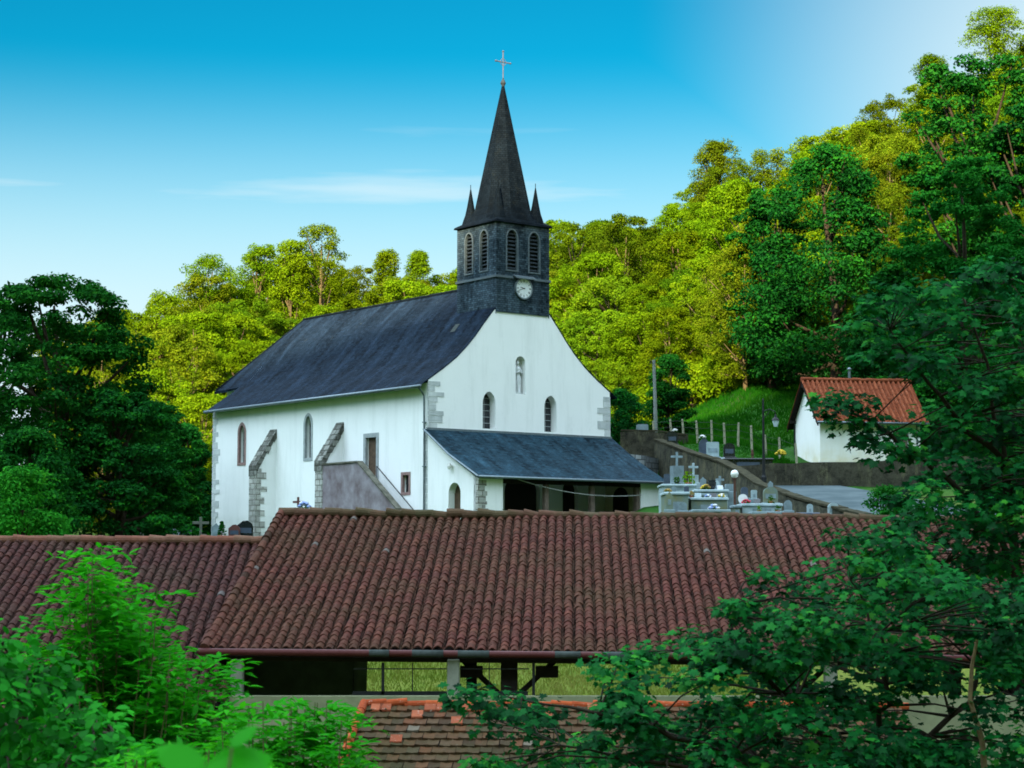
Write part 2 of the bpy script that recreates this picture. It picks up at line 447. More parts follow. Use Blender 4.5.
M['statue'] = simple('statue_stone', (0.62, 0.64, 0.63), 0.8, 0.25, 6)
M['tile_old'] = m_tile('old_canal_tile', [(0.0246, 0.0109, 0.0074), (0.0697, 0.0225, 0.0163), (0.0943, 0.0284, 0.0214), (0.0779, 0.0267, 0.0191), (0.1148, 0.0376, 0.0251)], (0.048, 0.03, 0.014), (0.4, 0.7), pale=(0.1, 0.095, 0.085), palet=0.9993, mossk=0.75)
M['tile_left'] = m_tile('dull_canal_tile', [(0.0204, 0.0095, 0.0076), (0.0527, 0.0199, 0.0169), (0.0680, 0.0243, 0.0199), (0.0510, 0.0208, 0.0184), (0.0808, 0.0312, 0.0236)], (0.04, 0.03, 0.018), (0.45, 0.75), pale=(0.09, 0.085, 0.08), palet=0.9993, mossk=0.7)
M['tile_orange'] = m_tile('orange_canal_tile', [(0.17, 0.043, 0.019), (0.22, 0.058, 0.026), (0.27, 0.078, 0.036)], (0.1, 0.036, 0.02), (0.6, 0.85), mossk=0.5, palet=0.992)
M['tile_ridge'] = m_tile('orange_ridge_tile', [(0.24, 0.045, 0.015), (0.31, 0.062, 0.02), (0.37, 0.08, 0.026)], (0.11, 0.04, 0.022), (0.6, 0.85), mossk=0.5, palet=0.99)
M['tile_flat'] = m_tile('mossy_flat_tile', [(0.03, 0.02, 0.012), (0.075, 0.036, 0.018), (0.045, 0.03, 0.017), (0.1, 0.045, 0.022), (0.06, 0.045, 0.025), (0.12, 0.04, 0.018)], (0.028, 0.028, 0.008), (0.4, 0.62), pale=(0.1, 0.095, 0.07), palet=0.994)
M['ridge_moss'] = m_tile('mossy_ridge_tile', [(0.08, 0.04, 0.028), (0.12, 0.06, 0.04), (0.11, 0.08, 0.05)], (0.04, 0.038, 0.016), (0.4, 0.6), pale=(0.2, 0.17, 0.13))
M['ridge_pink'] = m_tile('pink_ridge_tile', [(0.14, 0.055, 0.038), (0.18, 0.075, 0.048), (0.15, 0.085, 0.055)], (0.06, 0.045, 0.025), (0.5, 0.75), pale=(0.22, 0.18, 0.14))
M['gutter_red'] = simple('oxblood_gutter', (0.06, 0.012, 0.011), 0.6, 0.4, 1.7, col2=(0.075, 0.02, 0.018), spec=0.15)
M['concrete'] = simple('pale_concrete', (0.22, 0.23, 0.18), 0.9, 0.35, 2.5)
M['cream_wall'] = simple('cream_render', (0.22, 0.23, 0.13), 0.9, 0.3, 2.0)
M['shed_wall'] = simple('dark_boards', (0.16, 0.2, 0.19), 0.9, 0.4, 3)
def m_stained(name, base, dark, pale):
    m, nt, b = nodes_of(name); v = coords(nt)
    c = mixc(nt, rng_map(nt, noise(nt, 1.3, 8, v, 0.75), 0.4, 0.62), base, dark)
    c = mixc(nt, rng_map(nt, noise(nt, 1.1, 7, coords(nt, 'Object', (1.6, 1.6, 0.35)), 0.75), 0.52, 0.68, 0, 0.85), c, pale)
    c = mixc(nt, rng_map(nt, noise(nt, 2.6, 8, v, 0.8), 0.5, 0.66, 0, 0.8), c, tuple(x * 0.6 for x in dark))
    f = noise(nt, 12, 6, v, 0.7)
    c = mixc(nt, rng_map(nt, f, 0.4, 0.7, 0, 0.5), c, tuple(x * 0.5 for x in base))
    nt.links.new(c, b.inputs['Base Color']); b.inputs['Roughness'].default_value = 0.95; b.inputs['Specular IOR Level'].default_value = 0.1
    bump(nt, b, f, 0.9, 0.05)
    return m
M['old_wall'] = m_stained('weathered_wall', (0.09, 0.085, 0.058), (0.03, 0.032, 0.024), (0.18, 0.16, 0.085))
M['dark_wall'] = m_stained('stained_wall', (0.07, 0.065, 0.045), (0.025, 0.024, 0.018), (0.16, 0.15, 0.08))
M['grey_rubble'] = m_courses('grey_rubble', [(0.06, 0.07, 0.075), (0.13, 0.15, 0.155), (0.24, 0.26, 0.26)], (0.05, 0.055, 0.055), 0.45, 0.3, 0.03, streak=0.3, rough=0.9, bs=0.8)
M['asphalt'] = simple('worn_asphalt', (0.09, 0.115, 0.12), 0.95, 0.3, 0.6, col2=(0.05, 0.07, 0.075), spec=0.05)
M['granite'] = simple('grey_granite', (0.23, 0.3, 0.33), 0.7, 0.4, 2.5, col2=(0.13, 0.17, 0.18), spec=0.1)
M['pale_granite'] = simple('pale_granite', (0.38, 0.46, 0.48), 0.7, 0.45, 2.5, col2=(0.22, 0.29, 0.3), spec=0.1)
M['green_granite'] = simple('lichened_granite', (0.13, 0.19, 0.18), 0.85, 0.4, 2, col2=(0.18, 0.18, 0.09), spec=0.1)
M['black_granite'] = simple('black_granite', (0.014, 0.017, 0.02), 0.25, 0.3, 6, spec=0.5)
M['blue_granite'] = simple('blue_granite', (0.06, 0.08, 0.12), 0.35, 0.3, 6, spec=0.5)
M['red_granite'] = simple('red_granite', (0.13, 0.045, 0.04), 0.35, 0.3, 6, spec=0.5)
M['old_cross'] = simple('weathered_cross_stone', (0.15, 0.16, 0.13), 0.9, 0.5, 5)
M['rust'] = simple('rusty_iron', (0.09, 0.04, 0.025), 0.8, 0.4, 9)
M['terracotta'] = simple('terracotta', (0.4, 0.13, 0.06), 0.8, 0.2, 8)
M['globe'] = simple('opal_globe', (0.75, 0.74, 0.7), 0.25, 0.05, 5)
M['lamp_glass'] = simple('lantern_glass', (0.45, 0.55, 0.58), 0.2, 0.1, 5)
M['post_wood'] = simple('silvered_post', (0.3, 0.29, 0.2), 0.9, 0.3, 8)
M['pole_wood'] = simple('grey_pole', (0.2, 0.22, 0.2), 0.9, 0.3, 4)
M['cable'] = simple('pale_cable', (0.4, 0.4, 0.38), 0.6)
M['bark'] = simple('bark', (0.05, 0.038, 0.026), 0.95, 0.5, 6, bs=0.8, spec=0.05)
M['pale_bark'] = simple('pale_bark', (0.16, 0.115, 0.06), 0.95, 0.4, 6, bs=0.8, spec=0.05)
M['green_stem'] = simple('green_stem', (0.09, 0.1, 0.03), 0.8, 0.4, 9)
M['fl_yellow'] = simple('yellow_petals', (0.6, 0.42, 0.03), 0.8, 0.3, 20)
M['fl_red'] = simple('red_petals', (0.5, 0.04, 0.07), 0.8, 0.3, 20)
M['fl_white'] = simple('white_petals', (0.75, 0.74, 0.72), 0.8, 0.2, 20)
M['fl_blue'] = simple('blue_petals', (0.25, 0.33, 0.6), 0.8, 0.3, 20)
M['fl_mum'] = simple('ochre_petals', (0.3, 0.2, 0.05), 0.8, 0.4, 20)

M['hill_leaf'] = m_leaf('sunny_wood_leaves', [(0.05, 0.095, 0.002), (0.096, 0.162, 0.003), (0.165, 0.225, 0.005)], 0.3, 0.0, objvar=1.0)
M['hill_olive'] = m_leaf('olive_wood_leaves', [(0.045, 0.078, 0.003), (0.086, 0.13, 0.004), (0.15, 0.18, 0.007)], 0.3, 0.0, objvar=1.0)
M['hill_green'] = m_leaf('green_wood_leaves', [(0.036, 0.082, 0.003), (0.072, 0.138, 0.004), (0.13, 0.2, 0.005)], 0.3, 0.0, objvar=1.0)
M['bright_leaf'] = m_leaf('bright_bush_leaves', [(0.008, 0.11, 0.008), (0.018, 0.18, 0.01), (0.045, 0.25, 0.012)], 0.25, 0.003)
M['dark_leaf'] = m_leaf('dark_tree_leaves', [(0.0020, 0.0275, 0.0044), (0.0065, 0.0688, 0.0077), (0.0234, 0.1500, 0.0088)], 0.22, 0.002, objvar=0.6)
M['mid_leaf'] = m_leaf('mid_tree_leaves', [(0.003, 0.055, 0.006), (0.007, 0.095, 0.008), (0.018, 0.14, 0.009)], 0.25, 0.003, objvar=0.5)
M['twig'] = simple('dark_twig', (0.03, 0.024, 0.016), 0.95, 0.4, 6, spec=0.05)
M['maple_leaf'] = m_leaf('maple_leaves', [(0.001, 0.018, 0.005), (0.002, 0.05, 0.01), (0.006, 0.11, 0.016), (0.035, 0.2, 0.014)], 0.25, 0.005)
M['ash_leaf'] = m_leaf('ash_leaves', [(0.006, 0.12, 0.002), (0.016, 0.24, 0.004), (0.055, 0.36, 0.006)], 0.4, 0.006)
M['shrub_leaf'] = m_leaf('shrub_leaves', [(0.0026, 0.0660, 0.0036), (0.0078, 0.1560, 0.0063), (0.0208, 0.2880, 0.0090)], 0.3, 0.006)
M['pot_leaf'] = m_leaf('pot_plant_leaves', [(0.02, 0.07, 0.006), (0.04, 0.11, 0.008)], 0.3, 0.0)
M['lime_leaf'] = m_leaf('lime_plant_leaves', [(0.06, 0.16, 0.004), (0.12, 0.22, 0.006)], 0.3, 0.0)
M['grass_blade'] = m_leaf('grass_blades', [(0.075, 0.12, 0.012), (0.12, 0.155, 0.02), (0.19, 0.19, 0.045)], 0.35, 0.0)
M['meadow_blade'] = m_leaf('meadow_blades', [(0.006, 0.05, 0.003), (0.011, 0.08, 0.004), (0.025, 0.1, 0.005)], 0.35, 0.0)

# ------------------------------------------------------------------ terrain
def sstep(a, b, x):
    t = np.clip((x - a) / (b - a), 0, 1); return t * t * (3 - 2 * t)
RX = [-400, -80, -60, -39, -29, -20, -12, -7.5, 5, 14, 18.6, 21.7, 27, 35, 42.6, 47, 51, 62, 90, 400]
RZ = [-6, 2, 7, 14, 19.5, 21.5, 18.5, 19.5, 24.5, 24, 26.5, 30, 29.5, 34, 38, 40.5, 43.5, 48, 56, 80]
def wall_x(y): return 7.9 + (105 - y) * 0.2036
def upper_z(x, y):
    a = 4.55 + .25 * (y - 97.2) * (1 - .65 * sstep(12, 15.5, x))
    a = np.where(y > 104, 4.55 + .25 * 6.8 * (1 - .65 * sstep(12, 15.5, x)) + (y - 104) * (.09 + .17 * sstep(10, 18, x)), a)
    return a
def hill_y0(x): return 143 - 20 * sstep(12, 19, x)
def H(x, y):
    x = np.asarray(x, float); y = np.asarray(y, float)
    z = np.interp(y, [-40, -3, 2.5, 8, 14, 24, 30, 33, 43, 50, 58, 70, 78, 96, 122, 4000], [1.5, -1.75, -1.95, -4.2, -5.7, -5.7, -5.3, -4.7, -4.3, -4.1, -2.3, 0.5, 0.78, 1.1, 1.15, 1.15])
    # churchyard rising on the right
    low = np.interp(y, [78, 96, 110], [.78, 1.1, 1.15]) + 1.7 * sstep(80, 101, y) * sstep(4, 7, x)
    z = np.where((y > 78) & (y < 106), low, z)
    road = 1.75 + (y - 77) * 0.105
    meadow = upper_z(x, y)
    upper = np.where(y < 95.5, road, meadow)
    right = x > wall_x(y)
    z = np.where(right & (y > 66) & (y < 118), np.where(y < 70, z + (road - z) * (y - 66) / 4, upper), z)
    bank = sstep(4.6, 6.6, x)
    z = np.where((y >= 105) & ~right | (y >= 118), 1.15 + (meadow - 1.15) * bank, z)
    # wooded hill
    y0 = hill_y0(x)
    base = 1.15 + (upper_z(x, y0) - 1.15) * bank
    rz = np.interp(x, RX, RZ)
    f = np.clip((y - y0) / (200 - y0), 0, 1)
    hill = base + (rz - base) * (0.75 * f + 0.25 * sstep(0, 1, f))
    hill = np.where(y > 200, rz - 0.22 * (np.minimum(y, 420) - 200), hill)
    z = np.where(y >= y0, np.maximum(hill, -20), z)
    # the mountain behind the viewer, whose shade lies over the valley
    l = x * math.sin(SUN_AZ) + y * math.cos(SUN_AZ); p = x * math.cos(SUN_AZ) - y * math.sin(SUN_AZ)
    hs_ = 27 + 15 * sstep(-27, -9, p)
    top = hs_ + math.tan(SUN_EL) * 360 + 2.5 * np.sin(p * 0.11) + 1.5 * np.sin(p * 0.37 + 1)
    rise = np.clip((-l - 30) / 230, 0, 1)
    fall = np.clip((-l - 260) / 700, 0, 1)
    z = np.where(l < -30, z + (top - z) * rise * (1 - 0.8 * fall), z)
    return z
def Hs(x, y): return float(H(x, y))

def axis(core0, core1, step, ext):
    a = list(np.arange(core0, core1 + 1e-6, step)); d = step; v = core1
    while v < ext: d = min(d * 1.35, 400); v += d; a.append(v)
    d = step; v = core0; b = []
    while v > -ext: d = min(d * 1.35, 400); v -= d; b.append(v)
    return np.array(b[::-1] + a)
gx = axis(-45, 60, 0.75, 3500); gy = axis(-10, 206, 0.75, 3500)
GX, GY = np.meshgrid(gx, gy)
GZ = H(GX, GY)
r_ = np.random.default_rng(1)
GZ = GZ + np.where(GY > 108, r_.normal(0, 0.06, GZ.shape), np.where(GY > 50, r_.normal(0, 0.02, GZ.shape), 0))
ny, nx = GX.shape
vid = np.arange(nx * ny).reshape(ny, nx)
quads = np.stack([vid[:-1, :-1], vid[:-1, 1:], vid[1:, 1:], vid[1:, :-1]], -1).reshape(-1, 4)

def m_ground():
    m, nt, b = nodes_of('ground_grass')
    ob = coords(nt)
    n1 = noise(nt, 0.16, 6, ob); n2 = noise(nt, 1.4, 6, ob, 0.7); n3 = noise(nt, 9, 5, ob, 0.7)
    green = mixc(nt, rng_map(nt, n2, 0.35, 0.65), (0.008, 0.06, 0.004), (0.018, 0.085, 0.005))
    yel = mixc(nt, rng_map(nt, n2, 0.35, 0.65), (0.08, 0.12, 0.01), (0.13, 0.15, 0.022))
    sep = nt.nodes.new('ShaderNodeSeparateXYZ'); nt.links.new(ob, sep.inputs[0])
    c = mixc(nt, rng_map(nt, sep.outputs[1], 70, 95), yel, green)
    wood = mixc(nt, rng_map(nt, n2, 0.4, 0.6), (0.006, 0.025, 0.002), (0.016, 0.04, 0.003))
    ad = N(nt, 'ShaderNodeMath', _operation='MULTIPLY_ADD'); nt.links.new(n1, ad.inputs[0]); ad.inputs[1].default_value = 9
    nt.links.new(sep.outputs[1], ad.inputs[2])
    c = mixc(nt, rng_map(nt, ad.outputs[0], 131, 135), c, wood)
    c = mixc(nt, rng_map(nt, n3, 0.4, 0.7, 0, 0.45), c, (0.012, 0.03, 0.004))
    c = mixc(nt, rng_map(nt, n1, 0.5, 0.75, 0, 0.35), c, (0.05, 0.06, 0.012))
    nt.links.new(c, b.inputs['Base Color']); b.inputs['Roughness'].default_value = 0.95
    b.inputs['Specular IOR Level'].default_value = 0.1
    bump(nt, b, n3, 0.6, 0.1)
    return m
me = np_mesh('ground', np.stack([GX, GY, GZ], -1).reshape(-1, 3), quads.ravel(), np.full(len(quads), 4), [m_ground()], smooth=True, uv=False)
ground = bpy.data.objects.new('ground', me); COL.objects.link(ground); ground['kind'] = 'structure'

# road that climbs past the churchyard to the white house
b = MB(); ys = np.append(np.arange(62, 95.01, 1.0), 95.22); cols = 11
for y in ys:
    x0 = wall_x(y) + 0.25; x1 = x0 + 6.0
    for k in range(cols):
        x = x0 + (x1 - x0) * k / (cols - 1); b.v.append((x, float(y), (Hs(max(x, wall_x(y) + 0.3), y) if y < 70 else 1.75 + (float(y) - 77) * .105) + 0.05))
for i in range(len(ys) - 1):
    for k in range(cols - 1):
        a = i * cols + k; b.f.append([a, a + 1, a + cols + 1, a + cols]); b.m.append(0); b.r.append(0.5)
ro = b.build('road', M['asphalt'], smooth=True); ro['kind'] = 'structure'

# ------------------------------------------------------------------ church
CH = thing('church', 'white church with slate roof, clock tower and pointed spire', 'church', (-4.17, 95, 1.2), math.atan2(.612, .791))
W, L = 11.9, 21.9
PROF = [(-0.5, 7.42), (0.1, 7.84), (0.9, 8.36), (1.76, 9.0), (2.4, 9.6), (2.95, 10.2), (3.96, 11.45), (5.0, 12.48), (5.95, 13.32)]
def pz(t):
    t = min(t, W - t); return float(np.interp(t, [p[0] for p in PROF], [p[1] for p in PROF]))
WT = -0.03    # wall top below roof line
front_top = [(t, pz(t) + WT) for t in (0, 0.9, 1.76, 2.4, 2.95, 3.6, 4.15)]
outer_front = [(0, -0.6), (W, -0.6)] + [(W - t, z) for t, z in front_top] + [(t, z) for t, z in reversed(front_top)]
w_f1 = arch(3.8, 0.82, 5.45, 6.75, 7.36); w_f2 = arch(7.82, 0.82, 5.45, 6.75, 7.36)
niche = arch(5.83, 0.64, 7.34, 8.95, 9.3, pointed=False)
d_main = arch(5.95, 2.3, -0.02, 2.35, 3.2, pointed=False); d_small = arch(9.15, 1.05, -0.02, 2.4, 2.95, pointed=False)
Mf = lambda a, z, d: (a, d, z)                       # front wall: faces -y
Ms = lambda a, z, d: (d, a, z)                       # side wall: faces -x
b = MB(); b.holes(outer_front, [w_f1, w_f2, niche, d_main, d_small], Mf, 0.5)
w_s1 = arch(18.5, 0.62, 4.35, 5.95, 6.5); w_s2 = arch(11.3, 0.6, 4.32, 6.05, 6.6)
d_st = [(4.62, 2.95), (5.6, 2.95), (5.6, 5.12), (4.62, 5.12)]
w_sm = [(1.66, 2.2), (2.2, 2.2), (2.2, 3.06), (1.66, 3.06)]
b.holes([(0, -0.6), (L, -0.6), (L, 7.6), (0, 7.6)], [w_s1, w_s2, d_st, w_sm], Ms, 0.35)
b.add([(W, 0, -.6), (W, L, -.6), (W, L, 7.6), (W, 0, 7.6)], [(0, 1, 2, 3)])
rear = [(0, L, -.6)] + [(t, L, pz(t) + WT) for t in (0, 1.76, 2.95, 3.96, 5.95, 7.94, 8.95, 10.14, W)] + [(W, L, -.6)]
b.add(rear, [tuple(range(len(rear)))])
b.add([(1.98, L, -.6), (2.35, 24.5, -.6), (9.55, 24.5, -.6), (9.92, L, -.6), (1.98, L, 9.2), (2.35, 24.5, 9.05), (9.55, 24.5, 9.05), (9.92, L, 9.2)],
      [(0, 1, 5, 4), (1, 2, 6, 5), (2, 3, 7, 6)])
wall_o = b.build('wall', M['plaster'], CH)
def fill(lp, M_, depth, mat, name, parent, bars=None, barmat=None):
    q = MB(); pts = [M_(p[0], p[1], depth) for p in lp]
    q.add(pts, [tuple(range(len(pts)))]);
    if bars:
        x0 = min(p[0] for p in lp); x1 = max(p[0] for p in lp); z0 = min(p[1] for p in lp); z1 = max(p[1] for p in lp)
        for k in range(1, bars[0]):
            x = x0 + (x1 - x0) * k / bars[0]; pp = [M_(x - .014, z0, depth - .03), M_(x + .014, z0, depth - .03), M_(x + .014, z1 - .12, depth - .03), M_(x - .014, z1 - .12, depth - .03)]
            q.add(pp, [(0, 1, 2, 3)], 1)
        for k in range(1, bars[1]):
            z = z0 + (z1 - z0) * k / bars[1]; pp = [M_(x0 + .02, z - .014, depth - .028), M_(x1 - .02, z - .014, depth - .028), M_(x1 - .02, z + .014, depth - .028), M_(x0 + .02, z + .014, depth - .028)]
            q.add(pp, [(0, 1, 2, 3)], 1)
    return q.build(name, [mat, barmat or M['iron']], parent)
def frame(lp, g, M_, mat, parent, name='window_frame', proud=0.025, inner=0.12):
    o = grow(lp, g); n = len(lp); q = MB()
    a = [M_(p[0], p[1], -proud) for p in o]; c = [M_(p[0], p[1], -proud) for p in lp]
    d = [M_(p[0], p[1], 0.01) for p in o]; e = [M_(p[0], p[1], inner) for p in grow(lp, -0.004)]
    fs = []
    for i in range(n):
        j = (i + 1) % n
        fs += [(i, j, n + j, n + i), (2 * n + i, 2 * n + j, j, i), (n + i, n + j, 3 * n + j, 3 * n + i)]
    q.add(a + c + d + e, fs)
    return q.build(name, mat, parent)
for lp, M_, mat, g, name, dep in ((w_f1, Mf, None, 0, 'window', .48), (w_f2, Mf, None, 0, 'window', .48), (w_s1, Ms, 'red_stone', .17, 'window', .28), (w_s2, Ms, 'trim', .17, 'window', .28), (w_sm, Ms, 'red_stone', .15, 'window', .2)):
    if mat:
        fr_ = frame(lp, g, M_, M[mat], CH, 'window')
        fill(lp, M_, dep, M['glass'], 'glass', fr_, (2, 5) if lp is not w_sm else (4, 2), M['iron'])
        if lp is w_s1: fr_['label'] = 'pointed window with reddish stone surround'
        if lp is w_sm: fr_['label'] = 'small barred window in reddish stone surround'
    else: fill(lp, M_, dep, M['glass'], 'window', CH, (2, 6), M['trim'])
so_ = frame(d_st, .22, Ms, M['trim'], CH, 'door_frame'); q = MB()
q.add([Ms(p[0], p[1], .2) for p in d_st], [(0, 1, 2, 3)])
for k in range(5): q.box(.17, .2, 4.64 + k * .192, 4.64 + k * .192 + .18, 2.96, 5.1)
q.build('door', M['door'], CH)['label'] = 'brown plank door at the top of the stair'
q = MB(); q.add([Mf(p[0], p[1], .3) for p in d_main], [tuple(range(len(d_main)))]); q.box(4.85, 7.05, .24, .29, 0, 2.3)
q.build('door', M['dark_door'], CH)['label'] = 'wide dark arched main door under the porch'
q = MB(); q.add([Mf(p[0], p[1], .3) for p in d_small], [tuple(range(len(d_small)))]); q.box(8.7, 9.6, .25, .29, 0, 2.3)
q.build('door', M['dark_door'], CH)
fill(niche, Mf, .45, M['plaster'], 'niche', CH)

# roof of nave and apse, one slated skin
b = MB(); TH = 0.05
def roofskin(side):
    sg = (lambda t: t) if side == 0 else (lambda t: W - t)
    s0, s1 = -0.025, 21.95
    for i in range(len(PROF) - 1):
        (t0, z0), (t1, z1) = PROF[i], PROF[i + 1]
        nseg = 1; e1 = s1 if t0 < 1.7 else 21.5
        v = [(sg(t0), s0, z0 + TH), (sg(t0), s1 if t0 < 1.7 else 21.5, z0 + TH), (sg(t1), s1 if t1 < 1.8 else 21.5, z1 + TH), (sg(t1), s0, z1 + TH)]
        f = (0, 3, 2, 1) if side == 0 else (0, 1, 2, 3)
        b.add(v, [f])
        u = [(p[0], p[1], p[2] - TH) for p in v]
        b.add([v[0], v[3], u[3], u[0]], [(0, 1, 2, 3) if side else (3, 2, 1, 0)])
    z = PROF[0][1]; b.add([(sg(-.5), s0, z), (sg(-.5), s1, z), (sg(-.5), s1, z + TH), (sg(-.5), s0, z + TH)], [(0, 1, 2, 3)])
roofskin(0); roofskin(1)
RE = (5.95, 21.46, 13.32 + TH)
ev = [(1.76, 21.5, pz(1.76) + TH), (1.7, 24.9, 8.95), (10.2, 24.9, 8.95), (10.14, 21.5, pz(1.76) + TH)]
def hip_edge(k, a):
    if k in (0, 3):
        t = 1.76 + (5.95 - 1.76) * a
        return np.array((t if k == 0 else W - t, 21.5, pz(t) + TH))
    return np.array(ev[k]) * (1 - a) + np.array(RE) * a
for k in range(3):
    for kk in range(10):
        a0, a1 = kk / 10, (kk + 1) / 10
        b.add([hip_edge(k, a0), hip_edge(k + 1, a0), hip_edge(k + 1, a1), hip_edge(k, a1)], [(0, 3, 2, 1)])
b.add([(1.76, 21.95, pz(1.76) + TH), (1.76, 21.5, pz(1.76) + TH), (1.7, 24.9, 8.95), (1.72, 24.9, 8.8), (1.76, 21.95, 8.9)], [(0, 1, 2, 3, 4)])
b.build('roof', M['slate'], CH)
b = MB(); rr = random.Random(4)
for k in range(40):
    s = 3.4 + k * 0.455; b.tube([(5.95, s, 13.36), (5.95, s + .47, 13.355)], [.1, .09], 8, r=rr.random())
b.tube([(5.95, 21.46, 13.36), (1.75, 24.8, 9.0)], .07, 6)
b.build('ridge_cap', M['spire_slate'], CH)
b = MB(); b.tube([(-.55, -.1, 7.4), (-.55, 22, 7.43)], .085, 8); b.build('gutter', M['zinc'], CH, smooth=True)
b = MB(); b.tube([(-.5, .2, 7.38), (-.3, .2, 7.2), (-.12, .2, 6.95), (-.1, .2, 5.4), (-.1, .2, 0)], .05, 8)
for z in (1.2, 3.4, 5.6): b.box(-.17, 0, .12, .28, z, z + .05)
b.build('downspout', M['zinc'], CH)
b = MB(); b.add([(3.2, 2.2, 0), (3.55, 2.2, 0), (3.55, 2.6, 0), (3.2, 2.6, 0)], [(0, 1, 2, 3)])
b.v = [(p[0], p[1], pz(p[0]) + TH + .05) for p in b.v]; b.build('skylight', M['old_zinc'], CH)

# corner stones
def quoins(name, segs, seed, mat='quoin'):
    q = MB(); r = random.Random(seed)
    for (fn, z0, z1, w0, w1, hh) in segs:
        z = z0; k = 0
        while z < z1 - .1:
            h = hh * r.uniform(.65, 1.3); h = min(h, z1 - z); w = (w1 if (k % 2) ^ (r.random() < .12) else w0) * r.uniform(.75, 1.15)
            fn(q, w, z + .012, z + h - .012, r.random()); z += h; k += 1
    return q.build(name, M[mat], CH)
def qf_l(q, w, a, c, r): q.box(-.02, w, -.022, .05, a, c, r=r)
def qf_r(q, w, a, c, r): q.box(W - w, W + .02, -.022, .05, a, c, r=r)
def qs_f(q, w, a, c, r): q.box(-.021, .05, .03, w, a, c, r=r)
def qs_r(q, w, a, c, r): q.box(-.022, .05, L - w, L + .02, a, c, r=r)
quoins('corner_stones', [(qf_l, 5.35, 7.7, .5, .85, .36)], 1)
quoins('corner_stones', [(qf_r, 5.3, 7.5, .5, .85, .36)], 2)
quoins('corner_stones', [(qs_f, 0, 5.2, .28, .34, .42)], 3)
quoins('corner_stones', [(qs_r, 0, 7.4, .4, .75, .36)], 5)
# buttresses
for s0 in (14.65, 7.75):
    b = MB(); s1 = s0 + .66
    prof = [(0.03, -.6), (-1.3, -.6), (-1.3, 3.95), (0.03, 6.0)]
    b.add([(p[0], s0, p[1]) for p in prof] + [(p[0], s1, p[1]) for p in prof],
          [(0, 3, 2, 1), (4, 5, 6, 7), (1, 2, 6, 5), (2, 3, 7, 6)], 0)
    bo = b.build('buttress', M['plaster'], CH)
    q = MB(); r = random.Random(int(s0)); z = -.5; k = 0
    while z < 3.75:
        h = r.uniform(.28, .4); w = r.uniform(.55, .75) if k % 2 else r.uniform(.3, .45)
        q.box(-1.33, -1.33 + w, s0 - .025, s1 + .02, z + .01, min(z + h, 3.85) - .01, r=r.random()); z += h; k += 1
    q.build('buttress_stones', M['rubble'], bo)
    q = MB()
    for k in range(7):
        a0, a1 = k / 7, (k + 1) / 7; j = r.uniform(-.03, .03); d_ = r.uniform(.32, .5)
        x0, z0, x1, z1 = -1.36 + 1.4 * a0, 3.9 + 2.12 * a0, -1.36 + 1.4 * a1, 3.9 + 2.12 * a1
        q.prism([(x0, s0 - .05 + j, z0 - d_), (x0, s0 - .05 + j, z0 + .08), (x1 - .02, s0 - .05 + j, z1 + .08), (x1 - .02, s0 - .05 + j, z1 - d_)], (0, .76, 0), r=r.random())
    q.build('buttress_coping', M['buttress_coping'], bo)
# outside stair to the gallery door
b = MB(); par = [(-1.3, 7.72, -.6), (-1.3, 7.72, 3.75), (-1.3, 4.4, 3.75), (-1.3, .85, 1.3), (-1.3, .6, -.6)]
b.prism(par, (.25, 0, 0))
b.box(-1.05, -.02, 4.4, 7.7, -.6, 2.9)
for k in range(12):
    z = 2.9 - (k + 1) * .21; b.box(-1.05, -.02, 4.4 - (k + 1) * .29, 4.4 - k * .29, -.6, z)
st = b.build('stair', M['stair'], CH)
q = MB(); q.prism([(-1.36, 7.7, 3.755), (-1.36, 7.7, 3.84), (-1.36, 4.38, 3.84), (-1.36, .8, 1.36), (-1.36, .8, 1.27), (-1.36, 4.4, 3.755)], (.36, 0, 0)); q.build('stair_coping', M['coping'], st)
q = MB(); q.tube([(-.12, 4.4, 3.6), (-.12, .95, 1.2)], .025, 6); q.tube([(-.12, 4.4, 3.6), (-.12, 4.4, 2.9)], .02, 6); q.tube([(-.12, 1.0, 1.2), (-.12, 1.0, .4)], .02, 6)
q.build('handrail', M['iron'], st)

# porch
D = 4.2
PW = MB()
p_door = arch(-2.24, 1.0, -.02, 2.0, 2.55, pointed=False)
PW.holes([(0, -.6), (-D, -.6), (-D, 2.62), (0, 5.05)], [p_door], Ms, 0.45)
PW.holes([(0, -.6), (-D, -.6), (-D, 2.62), (0, 5.05)], [p_door], lambda a, z, d: (.5 - d, a, z), 0.03)
PW.box(0, 1.47, -D, -D + .4, -.6, 2.75)
pw = PW.build('porch_wall', M['plaster'], CH)
q = MB(); q.box(10.37, W - .1, -D, -D + .4, -.6, 2.75); q.build('porch_wall', M['plaster'], CH)
q = MB(); q.add([(W - .06, -.02, -.6), (W - .06, -D, -.6), (W - .06, -D, 2.62), (W - .06, 0, 5.05)], [(0, 1, 2, 3)])
q.build('porch_wall', M['plaster'], CH); q = MB(); q.add([(W - .4, -.05, -.6), (W - .4, -D + .3, -.6), (W - .4, -D + .3, 2.62), (W - .4, -.05, 4.9)], [(3, 2, 1, 0)])
q.build('porch_wall', M['porch_plaster'], CH)
q = MB(); lp = arch(-1.35, 1.2, 0, 2.0, 2.6, pointed=False); q.prism([(W - .46, p[0], p[1]) for p in lp], (.05, 0, 0)); q.build('door', M['dark_door'], CH)
q = MB(); q.add([Ms(p[0], p[1], .4) for p in p_door], [tuple(range(len(p_door)))])
for k in range(4): q.box(.36, .39, -2.72 + k * .245, -2.72 + k * .245 + .23, 0, 2.05)
q.build('door', M['door'], CH)['label'] = 'brown arched side door of the porch'
q = MB(); r = random.Random(8); z = -.3
